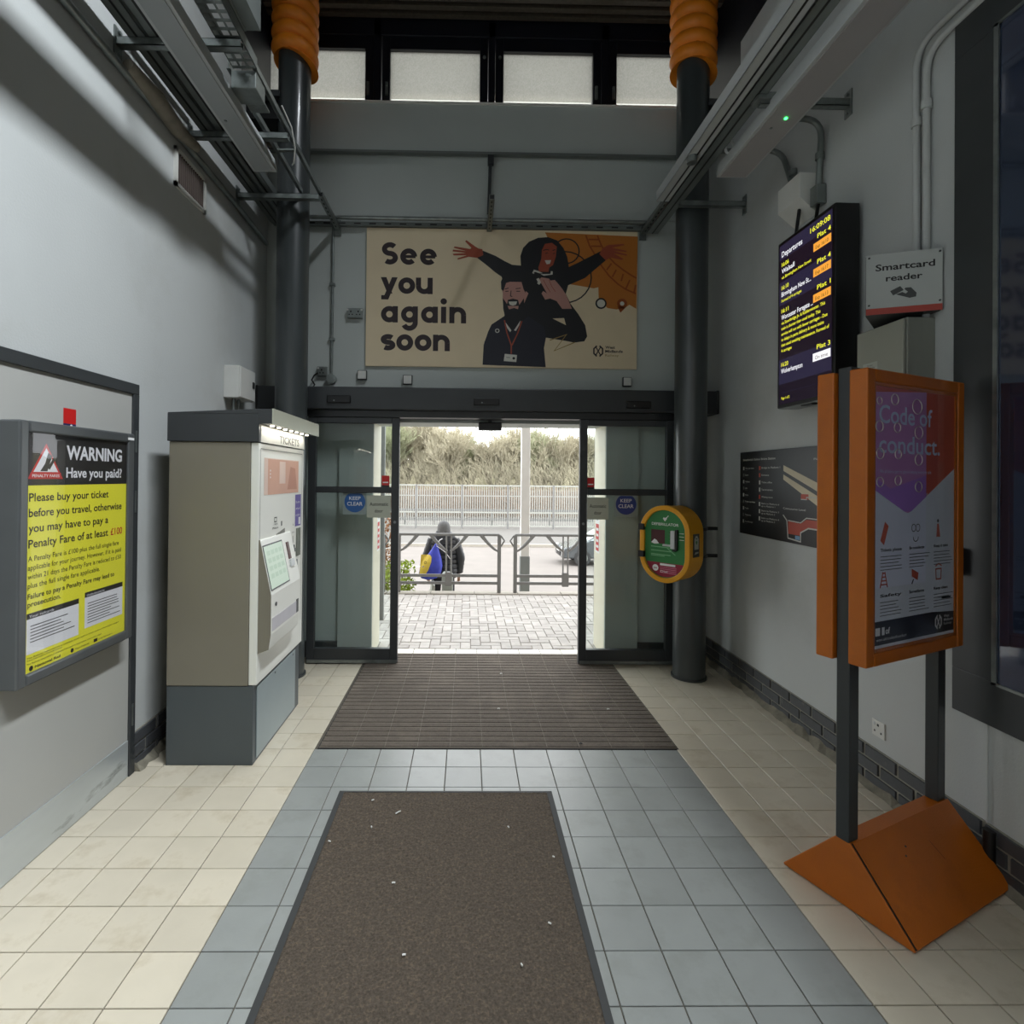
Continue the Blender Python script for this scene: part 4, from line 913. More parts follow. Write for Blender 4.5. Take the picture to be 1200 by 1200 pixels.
b = MB(); b.box(KX, 3.58, .755, KX+.003, 3.62, .84); b.build('tray_opening', M_char, K)
b = MB(); b.tube([(KX, 3.2, .9), (KX+.004, 3.2, .9)], .012, 12); b.build('lock', M_char, K)

# ------------------------------------------------------------------ defibrillator cabinet on the right column
rz = -math.radians(50)      # front turned towards the room
DF = thing('defibrillator_cabinet', 'yellow oval defibrillator cabinet with green front strapped to the right column', 'defibrillator cabinet', (1.655, 4.345, .84), rz)
def stadium(w_, h, n=18, z0=0):
    r = w_/2; pts = []
    for i in range(n+1): a = PI*i/n; pts.append((r*math.cos(a), h-r+r*math.sin(a)))
    for i in range(n+1): a = PI+PI*i/n; pts.append((r*math.cos(a), r+r*math.sin(a)))
    return [(x, z+z0) for x, z in pts]
M_yel = mat('defib_yellow', '#dd9c12', .38, var=.04, scale=4)
def ring_solid(outer, y0, y1, m, name, parent, bevel=0):
    b = MB(); b.prism([(x, y0, z) for x, z in outer], (0, y0, 0), (0, y1, 0)); return b.build(name, m, parent, local=True, bevel=bevel)
ring_solid(stadium(.41, .6), -.08, .115, M_yel, 'cabinet_back', DF, .012)
# front door: yellow rim ring + green panel
b = MB(); O = stadium(.43, .612, z0=-.006); I = stadium(.35, .535, z0=.033); n = len(O)
for yy0, yy1 in ((-.13, -.08),):
    b.add([(x, yy0, z) for x, z in O]+[(x, yy1, z) for x, z in O]+[(x, yy0, z) for x, z in I]+[(x, yy1, z) for x, z in I],
          [(i, (i+1) % n, n+(i+1) % n, n+i) for i in range(n)]+[(2*n+i, 3*n+i, 3*n+(i+1) % n, 2*n+(i+1) % n) for i in range(n)]+[(i, 2*n+i, 2*n+(i+1) % n, (i+1) % n) for i in range(n)]+[(n+i, n+(i+1) % n, 3*n+(i+1) % n, 3*n+i) for i in range(n)])
b.build('door_rim', M_yel, DF, local=True, bevel=.005)
fp = ring_solid(stadium(.352, .537, z0=.032), -.112, -.1, mat('defib_green', '#2c7a3f', .35, var=.04), 'door_panel', DF)
p = Print((0, -.1125, 0), (1, 0, 0), (0, 0, 1)); p.n = Vector((0, -1, 0)); p.step = .0005
lo = [(x, z) for x, z in stadium(.34, .525, z0=.038) if z < .15]
C_crim = mat('defib_crimson', '#8e1734', .4, var=.03)
p.poly([(-.17, .15)]+[(x, z) for x, z in lo]+[(.17, .15)], C_crim, 1)
p.text('DEFIBRILLATOR', 0, .445, .23, .022, M_pw, 2, .01, 'c')
p.poly([(0, .478), (-.018, .5), (-.01, .512), (0, .505), (.01, .512), (.018, .5)], M_pw, 2); p.stroke([(.012, .505), (.03, .525)], .006, M_pw, 3)
p.rect(-.12, .3, .0, .41, mat('defib_photo', '#4a1a20', .4, var=.1), 2); p.poly([(-.12, .305), (-.09, .335), (-.07, .325), (-.05, .3), (-.09, .295)], M_pw, 3)
for k in range(3): p.rect(-.12, .27-k*.03, .05, .277-k*.03, mat('defib_pale_green', '#7ab285', .5), 2); p.rect(.12, .34+k*.025, .16, .344+k*.025, M_pw, 2); p.rect(.035, .34+k*.025, .06, .344+k*.025, M_ink, 2)
p.rect(-.12, .2, .0, .206, MATS['defib_pale_green'], 2); p.stroke([(.02, .27), (.09, .22)], .006, MATS['defib_pale_green'], 2)
p.rect(-.04, .128, .09, .145, M_pw, 3); p.disc(-.08, .105, .026, M_pw, 3); p.text('999', -.08, .096, .03, .014, C_crim, 4, .01, 'c')
for k in range(4): p.rect(-.04, .112-k*.014, .1, .118-k*.014, mat('defib_pink', '#c5718a', .5), 3)
p.text('Dial', -.035, .075, .06, .016, M_pw, 4)
p.build('door_print', fp) if False else p.mb.build('door_print', p.mats, fp, local=True)
b = MB(); b.box(.06, -.14, .27, .095, -.112, .41); b.box(-.01, -.135, .285, .09, -.112, .3); b.build('keypad_handle', M_white, DF, local=True, bevel=.004)
b = MB(); b.box(.095, -.135, .26, .115, -.112, .42); b.box(.075, -.138, .25, .1, -.112, .268); b.build('lock_body', M_black, DF, local=True, bevel=.003)
for z in (.18, .4):
    b = MB(); b.box(-.222, -.145, z, -.172, -.11, z+.05); b.build('hinge', M_black, DF, local=True, bevel=.003)
b = MB(); b.box(.2045, -.06, .21, .2085, .035, .39); sp_ = b.build('side_notice', M_char, DF, local=True)
p = Print((.209, -.05, .22), (0, 1, 0), (0, 0, 1)); p.poly([(.005, .05), (.07, .05), (.07, .13), (.05, .155), (.025, .155), (.005, .13)], mat('notice_grey_white', '#b5bab3', .5), 1)
p.poly([(.037, .085), (.022, .105), (.03, .12), (.037, .112), (.045, .12), (.053, .105)], MATS['defib_green'], 2); p.rect(.025, .13, .05, .137, M_ink, 2); p.poly([(.005, .01), (.07, .02), (.07, .03), (.02, .03)], MATS['notice_grey_white'], 1)
p.mb.build('side_notice_print', p.mats, sp_, local=True)
b = MB(); b.box(-.05, .114, .15, .05, .118, .45); b.build('mounting_plate', M_black, DF, local=True)
for z in (1.02, 1.245):
    b = MB(); n = 40
    for i in range(n+1):
        a = 2*PI*i/n
        for rr, zz in ((.1315, z-.012), (.139, z-.012), (.139, z+.012), (.1315, z+.012)): b.v.append(Vector((1.872+rr*math.cos(a), 4.53+rr*math.sin(a), zz)))
    for i in range(n):
        for k in range(4): b.f.append((i*4+k, i*4+(k+1) % 4, i*4+4+(k+1) % 4, i*4+4+k)); b.m.append(0)
    b.box(2.0, 4.49, z-.014, 2.09, 4.52, z+.014)
    b.build('strap_clamp', M_black, DF, smooth=False)

# ------------------------------------------------------------------ departures board
BD = thing('departures_board', 'tall black departures screen on the right wall with yellow and white train times', 'departures board', (2.13, 3.28, 2.12))
bx0, by0, by1, bz0, bz1 = 2.05, 3.005, 3.565, 2.125, 3.215
b = MB(); b.box(bx0, by0, bz0, 2.19, by1, bz1); b.build('housing', M_black, BD, bevel=.006)
b = MB(); b.box(2.19, 3.15, 2.3, XR, 3.45, 3.05); b.build('wall_mount', M_char, BD)
b = MB(); b.box(bx0+.02, 3.24, bz0-.012, bx0+.06, 3.34, bz0); b.build('camera_window', M_black, BD)
b = MB(); b.box(bx0+.005, by0+.01, bz0-.004, 2.18, by1-.01, bz0); b.build('base_grille', M_zinc, BD)
b = MB(); b.box(bx0-.002, by0+.022, bz0+.022, bx0-.0005, by1-.022, bz1-.022); scr = b.build('display', emit('screen_dark', '#1a0f1f', .9), BD)
p = Print((bx0-.0022, by1-.022, bz0+.022), (0, -1, 0), (0, 0, 1), su=.516/100, sv=1.046/200)
E_y = emit('led_yellow', '#f2f03a', 1.15); E_w = emit('led_white', '#f4f4f8', 1.1); E_o = emit('led_orange', '#f0a23c', 1.1); E_b1 = emit('screen_slate', '#2c2742', .8); E_b2 = emit('screen_plum', '#231629', .9); E_dk = emit('screen_text_dark', '#5a3a10', .8)
p.rect(0, 181, 100, 199, E_b1, 1); p.text('Departures', 5, 184, 42, 7.2, E_w, 2, .01); p.text('16:09:08', 62, 189, 35, 6, E_y, 2, .01)
p.rect(0, 124, 100, 153, E_b1, 1); p.rect(0, 25, 100, 56, E_b1, 1)
rows = [(174, '16:06', 'Walsall', 'via Birmingham New Street', 'Plat 4', 'Exp 16:10', 12, 28, 72), (145, '16:10', 'Birmingham New St...', 'Formed of 4 carriages', 'Plat 4', 'Exp 16:17', 12, 62, 50), (116, '16:11', 'Worcester Foregate ...', None, 'Plat 1', 'Exp 16:13', 12, 66, 0), (49, '16:20', 'Wolverhampton', None, 'Plat 3', 'On time', 12, 46, 0)]
for z, tm, ds, via, pl_, ex, w1, w2, w3 in rows:
    p.text(tm, 5, z-2, 15, 5.2, E_y, 2, .012); p.text(ds, 5, z-10.5, w2*.95, 6, E_w, 2, .012)
    if via: p.text(via, 5, z-17.5, w3*.82, 3.8, E_y, 2, .008)
    p.text(pl_, 98, z+4, 23, 5.4, E_y, 2, .01, 'r'); p.rect(68, z-9, 98.5, z+.2, E_w if ex == 'On time' else E_o, 2); p.text(ex, 83, z-7, 22, 4.2, E_dk, 3, .0, 'c')
for i, (tx, wd) in enumerate([('via Stourbridge Jn. & Kidderminster. This', 84), ('train is shorter than usual today. This', 76), ('service will run with fewer carriages - Due', 88), ('to delays in parts delivery & more trains', 82), ('than usual awaiting maintenance. Formed of', 91), ('4 carriages', 22)]): p.text(tx, 5, 99.5-i*6.9, wd, 4, E_y, 2, .01)
p.rect(5, 14, 98, 14.4, E_b1, 2); p.text('Page 1 of 2', 6, 6, 17, 3.2, E_y, 2, .01)
p.build('train_times', scr)

# ------------------------------------------------------------------ smartcard sign, cabinet, wall map, socket
SC = thing('smartcard_sign', 'white Smartcard reader sign with red lower edge angled off the right wall', 'sign', (2.1, 2.6, 2.45))
A = Vector((1.935, 2.60, 0)); B_ = Vector((2.205, 2.497, 0)); z0, z1 = 2.455, 2.745
b = MB(); b.prism([(A.x, A.y, z0), (B_.x, B_.y, z0), (XR-.003, 2.52, z0), (XR-.003, 2.85, z0), (XR-.06, 2.85, z0), (A.x+.004, A.y+.02, z0)], (0, 0, z0), (0, 0, z1)); b.build('sign_box', M_char, SC)
ux = (B_-A).normalized(); p = Print(A+Vector((0, 0, z0))-Vector((ux.y, -ux.x, 0))*(-.0)+Vector((ux.y, -ux.x, 0))*.001, ux, (0, 0, 1)); L_ = (B_-A).length
p.n = Vector((ux.y, -ux.x, 0)); p.step = .0006
p.rect(-.008, 0, L_+.004, z1-z0, mat('sign_white', '#b9bdba', .45, var=.02), 0); p.rect(-.008, 0, L_+.004, .03, mat('sign_brick_red', '#b04a40', .45, var=.02), 1)
M_gink = mat('ink_grey', '#4b4e4e', .5)
p.text('Smartcard', L_/2+.003, .21, L_*.81, .032, M_ink, 1, .02, 'c'); p.text('reader', L_/2, .157, L_*.5, .03, M_ink, 1, .02, 'c')
cxs = L_*.49
p.poly([(cxs-.052, .108), (cxs-.012, .128), (cxs+.002, .108), (cxs-.04, .086)], M_gink, 1); p.poly([(cxs-.03, .09), (cxs+.0, .1), (cxs+.008, .118), (cxs+.03, .118), (cxs+.052, .09), (cxs+.05, .072), (cxs+.025, .068)], M_gink, 1)
p.poly([(cxs-.006, .1), (cxs+.01, .09), (cxs+.018, .098), (cxs+.004, .112)], MATS['sign_white'], 2)
p.build('sign_face', SC)
for u_ in (.004, L_-.006):
    for v_ in (.045, .275):
        c = A+ux*u_+Vector((0, 0, z0+v_)); nn = Vector((ux.y, -ux.x, 0)); b = MB(); b.tube([c+nn*.001, c+nn*.005], .0045, 8); b.build('screw', M_char, SC)
CB = thing('meter_cabinet', 'beige grey metal cabinet with warning sticker on the right wall behind the stand', 'cabinet', (2.15, 2.7, 1.95))
b = MB(); b.box(2.085, 2.545, 1.98, XR, 2.86, 2.435); b.build('body', mat('cabinet_grey', '#85877f', .5, var=.03), CB, bevel=.004)
b = MB(); b.box(2.068, 2.55, 1.985, 2.083, 2.855, 2.43); cd_ = b.build('door', mat('cabinet_door', '#96978c', .5, var=.03), CB, bevel=.004)
b = MB(); b.box(2.062, 2.815, 2.2, 2.068, 2.84, 2.245); b.build('latch', M_black, cd_, bevel=.003)
p = Print((2.0675, 2.81, 2.195), (0, -1, 0), (0, 0, 1)); p.rect(0, .02, .1, .065, mat('label_pale', '#aeb1a8', .5), 0); p.text('Danger', .05, .048, .04, .008, M_ink, 1, 0, 'c'); p.text('Electricity', .05, .034, .07, .009, M_ink, 1, 0, 'c')
p.rect(.02, -.09, .085, -.02, mat('label_yellow', '#b3a064', .5), 0); p.poly([(.028, -.08), (.078, -.08), (.053, -.032)], M_ink, 1); p.poly([(.036, -.075), (.07, -.075), (.053, -.042)], mat('warning_amber', '#c98a1a', .5), 2); p.stroke([(.055, -.046), (.05, -.058), (.056, -.058), (.052, -.072)], .003, M_ink, 3)
p.build('door_labels', cd_)
for y in (2.63, 2.575):
    b = MB(); b.tube([(2.2, y, 2.435), (2.2, y, 2.47)], .016, 10); b.build('conduit_stub', M_lum, CB, smooth=True)

MP = thing('station_map', 'black station map board low on the right wall behind the orange stand', 'map', (2.21, 3.75, 1.22))
my0, my1, mz0, mz1 = 3.05, 4.343, 1.228, 1.872
b = MB(); b.box(2.2, my0, mz0, XR, my1, mz1); b.build('board', mat('map_black', '#1e1e1f', .4, var=.02), MP, bevel=.002)
p = Print((2.1995, my1, mz0), (0, -1, 0), (0, 0, 1), su=1., sv=1.)
C_mt = mat('map_text', '#b9b9b2', .5); C_mr = mat('map_red', '#a8402a', .5); C_mc = mat('map_cream', '#c7bb9f', .5); C_mb = mat('map_blue', '#6c93b5', .5); C_mg = mat('map_text_dim', '#6b6b67', .5)
p.text('Smethwick Galton Bridge Station', .05, .575, .45, .016, C_mt, 1, .02)
for i, tx in enumerate(['You are here', 'Stairs', 'Toilets', 'Lift', 'Shop', 'Ticket machines', 'Trains', 'Telephone', 'Accessible toilet']):
    z = .51-i*.052; p.rect(.05, z-.008, .068, z+.018, C_mg if i % 2 else C_mt, 1); p.text(tx, .08, z, [.13, .05, .07, .035, .05, .15, .055, .09, .12][i], .012, C_mt, 1, .012); p.rect(.08, z-.012, .12, z-.01, C_mg, 1)
for i, tx in enumerate(['Bridge to Platform 1', 'Entrance', 'Ticket office', 'Tea bar/servery', 'Waiting room', 'Stairs to Platform 4 up to Platform 1', 'Stairs to Platform 3 up to Platform 2', 'Stairs to Platform 4 up to Platform 3']):
    z = .51-i*.054; p.rect(.285, z-.01, .305, z+.02, C_mr if i in (0, 1, 4) else C_mt, 1)
    if i < 5: p.text(tx, .32, z, [.24, .1, .14, .15, .15][i], .013, C_mt, 1, .015)
    else: p.text(tx[:20], .32, z+.006, .23, .012, C_mt, 1, .015); p.text(tx[20:].strip(), .32, z-.014, .18, .012, C_mt, 1, .015)
p.poly([(.6, .53), (1.12, .36), (1.12, .30), (.6, .49)], C_mc, 1); p.poly([(.6, .465), (1.12, .27), (1.12, .235), (1.0, .25), (.6, .43)], C_mc, 1)
p.rect(.8, .3, .88, .335, C_mr, 2); p.stroke([(.8, .3), (.86, .3), (.86, .315), (1.1, .315)], .006, C_mt, 3)
p.text('Concourse Level', .6, .225, .25, .013, C_mt, 1, .012); p.text('Platform Level', .93, .555, .22, .013, C_mt, 1, .012)
p.poly([(.66, .145), (.8, .14), (.86, .17), (1.1, .17), (1.1, .11), (.88, .11), (.8, .075), (.8, .06), (.66, .06)], C_mr, 2); p.stroke([(.6, .185), (.645, .15), (.66, .03), (.8, .02), (.8, .08), (.88, .115), (1.1, .115)], .009, C_mt, 3); p.stroke([(.66, .15), (.8, .145), (.86, .18), (1.1, .18)], .007, C_mt, 3)
p.rect(.67, .03, .74, .055, M_ink, 2); p.rect(.74, .03, .79, .055, C_mb, 2)
p.build('map_print', MP)
t = thing('wall_socket', 'white single wall socket low on the right wall behind the stand', 'socket', (XR, 2.88, .285))
b = MB(); b.box(2.212, 2.838, .283, XR, 2.924, .369); b.build('face_plate', M_offwhite, t, bevel=.002)
b = MB(); b.box(2.2105, 2.875, .34, 2.2125, 2.887, .352); b.box(2.2105, 2.855, .305, 2.2125, 2.863, .315); b.box(2.2105, 2.9, .305, 2.2125, 2.908, .315); b.build('socket_holes', M_black, t)
b = MB(); b.box(2.209, 2.9, .34, 2.213, 2.912, .356); b.build('rocker', M_white, t)
b = MB(); b.tube([(2.196, 2.245, .0), (2.196, 2.245, .2)], .022, 14); tag(b.build('black_gap_stub', M_black, smooth=True), 'black upright filling in for the dark gap in the brick skirting behind the orange base', 'dark gap')  # black rod stands in for a dark patch of missing bricks
b = MB(); b.tube([(2.212, 2.27, .215), (2.212, 2.27, .64)], .004, 6); tag(b.build('painted_cable', M_wallL), 'painted over thin cable running down the right wall under the window frame', 'cable')

# ------------------------------------------------------------------ right window
Wn = thing('window_5', 'tall charcoal framed dark window on the right wall', 'window', (2.2, 1.6, .64), structure=True); del Wn['category']
wy1, wz0, wz1, s = 2.428, .63, 3.75, .19; xf = 2.2
b = MB(); b.box(xf, .2, wz0, XR, wy1, wz0+s); b.box(xf, .2, wz1-s, XR, wy1, wz1); b.box(xf, wy1-s, wz0+s, XR, wy1, wz1-s); b.box(xf, .2, wz0+s, XR, .2+s, wz1-s)
b.build('window_frame', M_char, Wn, bevel=.003)
b = MB(); b.box(xf-.006, wy1-s-.02, wz0+s-.012, xf, wy1-s, wz1-s+.012); b.box(xf-.006, .2+s, wz0+s-.012, xf, wy1-s, wz0+s); b.box(xf-.006, .2+s, wz1-s, xf, wy1-s, wz1-s+.012); b.build('glazing_bead', M_zinc, Wn)
gm = mat('dark_blue_window_film', '#38445f', .1, metal=.55, var=.15, scale=1.2, coat=1., bump=.04, bscale=4, spec=1.)
b = MB(); b.box(xf+.002, .2+s, wz0+s, xf+.012, wy1-s-.02, wz1-s); b.build('pane', gm, Wn)
t = thing('red_call_point', 'small dark red call point on the window frame behind the orange sign', 'call point', (2.19, 2.40, 1.28))
b = MB(); b.box(2.165, 2.37, 1.24, 2.2, 2.42, 1.36); b.build('body', mat('dark_red_plastic', '#5c2320', .4), t, bevel=.004)

# ------------------------------------------------------------------ orange poster stand
rz = math.atan2(.419, .908); ang = rz
ST = thing('poster_stand', 'orange double sided poster stand with Code of conduct poster on a wedge base', 'poster stand', (1.476, 2.10, 0), rz)
# local axes: x along the stand (near post at 0), y away from the viewer (front is -y)
LB = .70; HW = .243; RH = .255; RW = .028
b = MB()
b.add([(0, -HW, .012), (LB, -HW, .012), (LB, HW, .012), (0, HW, .012), (0, -RW, RH), (LB, -RW, RH), (LB, RW, RH), (0, RW, RH), (0, -HW, 0.004), (LB, -HW, .004), (LB, HW, .004), (0, HW, .004)],
      [(0, 1, 5, 4), (2, 3, 7, 6), (4, 5, 6, 7), (0, 4, 7, 3), (1, 2, 6, 5), (8, 9, 1, 0), (9, 10, 2, 1), (10, 11, 3, 2), (11, 8, 0, 3), (8, 11, 10, 9)])
b.build('wedge_base', M_orange, ST, local=True, bevel=.004)
# slightly proud sloping cover plate on the front with its dark seam
sl = Vector((0, -HW+RW, -RH+.012)); nrm = Vector((0, -(RH-.012), (HW-RW))).normalized(); 
b = MB(); q = [Vector((.012, -RW, RH)), Vector((LB+.004, -RW, RH)), Vector((LB+.004, -HW, .012)), Vector((.012, -HW, .012))]
b.prism([v+nrm*.001 for v in q], (0, 0, 0), nrm*.004); b.build('base_cover', M_orange, ST, local=True, bevel=.0015)
b = MB(); q = [Vector((.004, -RW, RH)), Vector((.012, -RW, RH)), Vector((.012, -HW, .012)), Vector((.004, -HW, .012))]
b.prism([v+nrm*.0006 for v in q], (0, 0, 0), nrm*.001); b.build('base_seam', M_black, ST, local=True)
for i, (sx, dd) in enumerate([(.24, .1), (.27, .075)]):
    b = MB(); c = Vector((sx, -RW, RH))+sl.normalized()*dd+nrm*.005; b.tube([c, c+nrm*.002], .004, 8); b.build('rivet', M_rust if False else M_char, ST, local=True)
b = MB(); c0 = Vector((.42, -RW, RH))+sl.normalized()*.09+nrm*.0052; c1 = Vector((.44, -RW, RH))+sl.normalized()*.16+nrm*.0052; b.tube([c0, c1], .0012, 5); b.build('scratch', mat('dark_scratch', '#5a2c0c', .8), ST, local=True)
b = MB(); b.box(.02, -HW+.02, 0, LB-.02, HW-.02, .006); b.build('base_feet_plate', M_black, ST, local=True)
for x in (-.005, LB-.062):
    b = MB(); b.box(x, -.025, RH-.0, x+.062, .025, 2.095); b.build('post', M_char, ST, local=True, bevel=.004)
def poster_frame(yface, yback, name_lab, front):
    s = .05; x0, x1, z0, z1 = -.025, .682, .95, 2.078
    b = MB()
    b.box(x0, yface, z0, x0+s, yback, z1); b.box(x1-s, yface, z0, x1, yback, z1); b.box(x0+s, yface, z0, x1-s, yback, z0+s); b.box(x0+s, yface, z1-s, x1-s, yback, z1)
    f = b.build('poster_frame', M_orange, ST, local=True, bevel=.006, label=name_lab)
    # inner stepped bead
    d = .005 if front else -.005; b = MB(); i = .012
    ya, yb = (yface+d, yface+2*d)
    b.box(x0+s, ya, z0+s, x0+s+i, yb, z1-s); b.box(x1-s-i, ya, z0+s, x1-s, yb, z1-s); b.box(x0+s+i, ya, z0+s, x1-s-i, yb, z0+s+i); b.box(x0+s+i, ya, z1-s-i, x1-s-i, yb, z1-s)
    b.build('inner_bead', M_orange, f, local=True)
    b = MB(); b.box(x0+s, yface+d*2.2, z0+s, x1-s, yface+d*2.9, z1-s); b.build('backing_sheet', M_pw, ST, local=True)
    return (x0+s, x1-s, z0+s, z1-s)
x0, x1, z0, z1 = poster_frame(-.095, -.028, 'front orange frame', True)
poster_frame(.095, .028, 'rear orange frame', False)
p = Print((x0, -.095+.005*2.2-.0003, z0), (1, 0, 0), (0, 0, 1), su=(x1-x0)/100, sv=(z1-z0)/170); p.n = Vector((0, -1, 0)); p.step = .0002
C_cr = mat('conduct_red', '#d25f45', .3, var=.02); C_pu = mat('conduct_purple', '#cb8fcb', .3, var=.04); C_pu2 = mat('conduct_violet', '#b481dc', .3, var=.04); C_bl = mat('conduct_blue_reflection', '#e8edff', .35, var=.02); C_gr = mat('conduct_grey_white', '#e4eaf4', .35, var=.02)
C_tx = mat('conduct_text_blue', '#d3e2ff', .35); C_ds = mat('conduct_slate', '#24262e', .3)
p.rect(0, 0, 100, 170, C_gr, 0); p.rect(0, 40, 62, 170, C_bl, 1); p.rect(62, 40, 64, 100, C_gr, 2)  # pale blue block paints in the reflection on the poster cover
p.poly([(0, 170), (100, 170), (100, 118), (44, 88), (40, 87), (36, 88), (0, 104)], C_cr, 2); p.poly([(3, 164), (62, 168), (62, 97.5), (44, 88), (40, 87), (36, 88), (3, 102)], C_pu, 3)
p.poly([(3, 110), (20, 103), (62, 112), (62, 97.5), (44, 88), (36, 88), (3, 102)], C_pu2, 4)
p.text('Code of', 7, 145, 62, 12, C_tx, 5, .012); p.text('conduct.', 7, 126, 72, 12, C_tx, 5, .012); p.text('We all have a part to play in keeping everyone safe', 8, 113, 60, 2.4, C_tx, 5)
for i, (hd) in enumerate(['Tickets please', 'Be considerate', 'Keep it calm', 'Safety', 'Surveillance', 'Keep clean']):
    cx = [12, 45, 75][i % 3]; top = 74 if i < 3 else 45; 
    if i % 3 == 0 and i == 0: p.poly([(cx-3, top-4), (cx+2, top+8), (cx+6, top+5), (cx+1, top-7)], C_cr, 5)
    elif i == 1: p.ring(cx+2, top+3, 2.4, .5, C_ds, 5); p.ring(cx+7, top+3, 2.4, .5, C_ds, 5); p.ring(cx+4.5, top-3, 3, .5, C_ds, 5, PI, 2*PI)
    elif i == 2: p.disc(cx+2, top+7, 1.2, C_ds, 5); p.poly([(cx, top-4), (cx+5, top-4), (cx+3, top+5), (cx+1, top+5)], C_cr, 5)
    elif i == 3:
        p.stroke([(cx-3, top-5), (cx, top+5)], 1, C_cr, 5); p.stroke([(cx+5, top-5), (cx+2, top+5)], 1, C_cr, 5)
        for k in range(4): p.stroke([(cx-2.4+k*.5, top-3+k*2.4), (cx+4.4-k*.5, top-3+k*2.4)], .8, C_cr, 5)
    elif i == 4: p.poly([(cx, top+5), (cx+8, top+2), (cx+7, top-3), (cx, top)], C_cr, 5); p.stroke([(cx+2, top-2), (cx, top-5)], 1, C_ds, 5)
    else: p.stroke([(cx, top-4), (cx+6, top-4), (cx+6.5, top+3), (cx-.5, top+3)], .9, C_cr, 5, True); p.stroke([(cx-1, top+5), (cx+3, top+6.5), (cx+7, top+5)], .9, C_cr, 5)
    p.text(hd, cx-3, top-11, 18 if i % 3 else 24, 2, C_ds, 5, .02)
    for k in range(5): p.rect(cx-3, top-14.5-k*2.1, cx-3+random.uniform(17, 25), top-14.1-k*2.1, MATS['ink_grey'], 5)
p.poly([(0, 4), (100, 4), (100, 17), (70, 19), (0, 19)], C_ds, 5); p.poly([(0, 0), (100, 0), (100, 4), (0, 4)], C_gr, 6)
logo(p, 78, 11.5, 4.6, M_pw, 7); p.text('West', 85, 14, 7, 1.8, M_pw, 7, .02); p.text('Midlands', 85, 11.4, 12, 1.8, M_pw, 7, .02); p.text('Railway', 85, 8.8, 10, 1.8, M_pw, 7)
p.rect(4, 10, 9, 15, M_pw, 7); p.rect(11, 10, 14, 15, M_pw, 7); p.text('of', 15, 10.5, 5, 4, M_pw, 7, .03); p.text('wmr.uk/codeofconduct', 5, 6.5, 34, 2, M_pw, 7); p.rect(82, 27, 94, 28.4, C_ds, 7)
p.mb.build('poster', p.mats, ST, local=True)
b = MB(); yy = -.095+.003
b.box(x0, yy, z0, x1, yy+.002, z1); b.build('glazing', M_acryl, ST, local=True)
# air bubbles trapped under the glazing
for (u_, v_, r) in [(5, 160, 3.4), (22, 162, 5), (48, 159, 7), (5, 144, 5), (25, 144, 4.5), (50, 142, 6), (6, 127, 5), (26, 127, 4.5), (50, 124, 5.5), (6, 109, 4.5), (26, 110, 4.5), (50, 106, 5)]:
    b = MB(); cx = x0+u_*(x1-x0)/100; cz = z0+v_*(z1-z0)/170-.01; rr = r*(x1-x0)/100*.8; n = 28; k = 6
    for i in range(n):
        a = 2*PI*i/n
        for j in range(k):
            c = 2*PI*j/k; q = rr+.0022*math.cos(c); b.v.append(Vector((cx+q*math.cos(a), yy-.001+.0016*math.sin(c), cz+q*.85*math.sin(a))))
    for i in range(n):
        for j in range(k): b.f.append((i*k+j, i*k+(j+1) % k, ((i+1) % n)*k+(j+1) % k, ((i+1) % n)*k+j)); b.m.append(0)
    b.build('bubble_ring', mat('bubble_highlight', '#cfc4c4', .1, var=.02, coat=1.), ST, local=True, smooth=True)

# ================================================================== OUTSIDE
# threshold of white tiles
b = MB(); b.box(-1.9, 5.09, -.08, 2.3, 5.235, -.006); th = struct(b.build('trim_6', M_joint, label='row of white threshold tiles outside the mat'))
for i in range(22):
    x = -.93+i*.2-.0+.04
    if x > 1.3: break
    b = MB(); b.cbox(x+.002, 5.094, -.006, x+.196, 5.232, 0, .0015); b.build('tile', mat('white_threshold_tile', '#e3ded0', .4, rnd=.04), th)
# block paving in 90 degree herringbone
b = MB(); b.box(-6, 5.235, -.1, 7, 7.66, -.008); pv = struct(b.build('paving', M_joint, label='grey herringbone block paving outside the doors'))
blk = {}
def block_mesh(w_, d):
    k = (w_, d)
    if k not in blk:
        g = .0035; b = MB(); b.cbox(g, g, -.008, w_-g, d-g, 0, .003); me = bpy.data.meshes.new('paving_block'); me.from_pydata([tuple(v) for v in b.v], [], b.f); me.materials.append(M_pave); blk[k] = me
    return blk[k]
rest = MB(); cnt = 0; cand = []
B = .1
for r_ in range(-30, 30):
    for c in range(-30, 30):
        # herringbone cell: horizontal block and vertical block per diagonal step
        ox = (c*4 + r_)*B*1.0; oy = r_*B
        cand.append((ox, oy, 2*B, B)); cand.append((ox+2*B, oy, B, 2*B)) if False else cand.append((ox+2*B, oy-B, B, 2*B))
for (x, y, w_, d) in cand:
    X = x+.05; Y = y+6.45
    if Y+d < 5.27 or Y > 7.62 or X < -3.0 or X > 3.8: continue
    full = Y > 5.237 and Y+d < 7.661
    if not full: rest.cbox(X+.0035, max(Y, 5.237)+.0035, -.008, X+w_-.0035, min(Y+d, 7.66)-.0035, 0, .003); continue
    vis = X+w_ > -.95*(1+(Y-5)*.12) and X < 1.35*(1+(Y-5)*.12)
    if vis and cnt < 300 and not (Y > 7.4):
        o = bpy.data.objects.new('paving_block', block_mesh(w_, d)); COL.objects.link(o); o.parent = pv
        o.location = Vector((X, Y, random.uniform(-.002, .002)))-W[pv.name].translation; cnt += 1
    else: rest.cbox(X+.0035, Y+.0035, -.008, X+w_-.0035, Y+d-.0035, random.uniform(-.002, .001), .003)
rest.build('paving_blocks', M_pave, pv, kind='stuff'); print('blocks', cnt)
b = MB(); x = -3.5
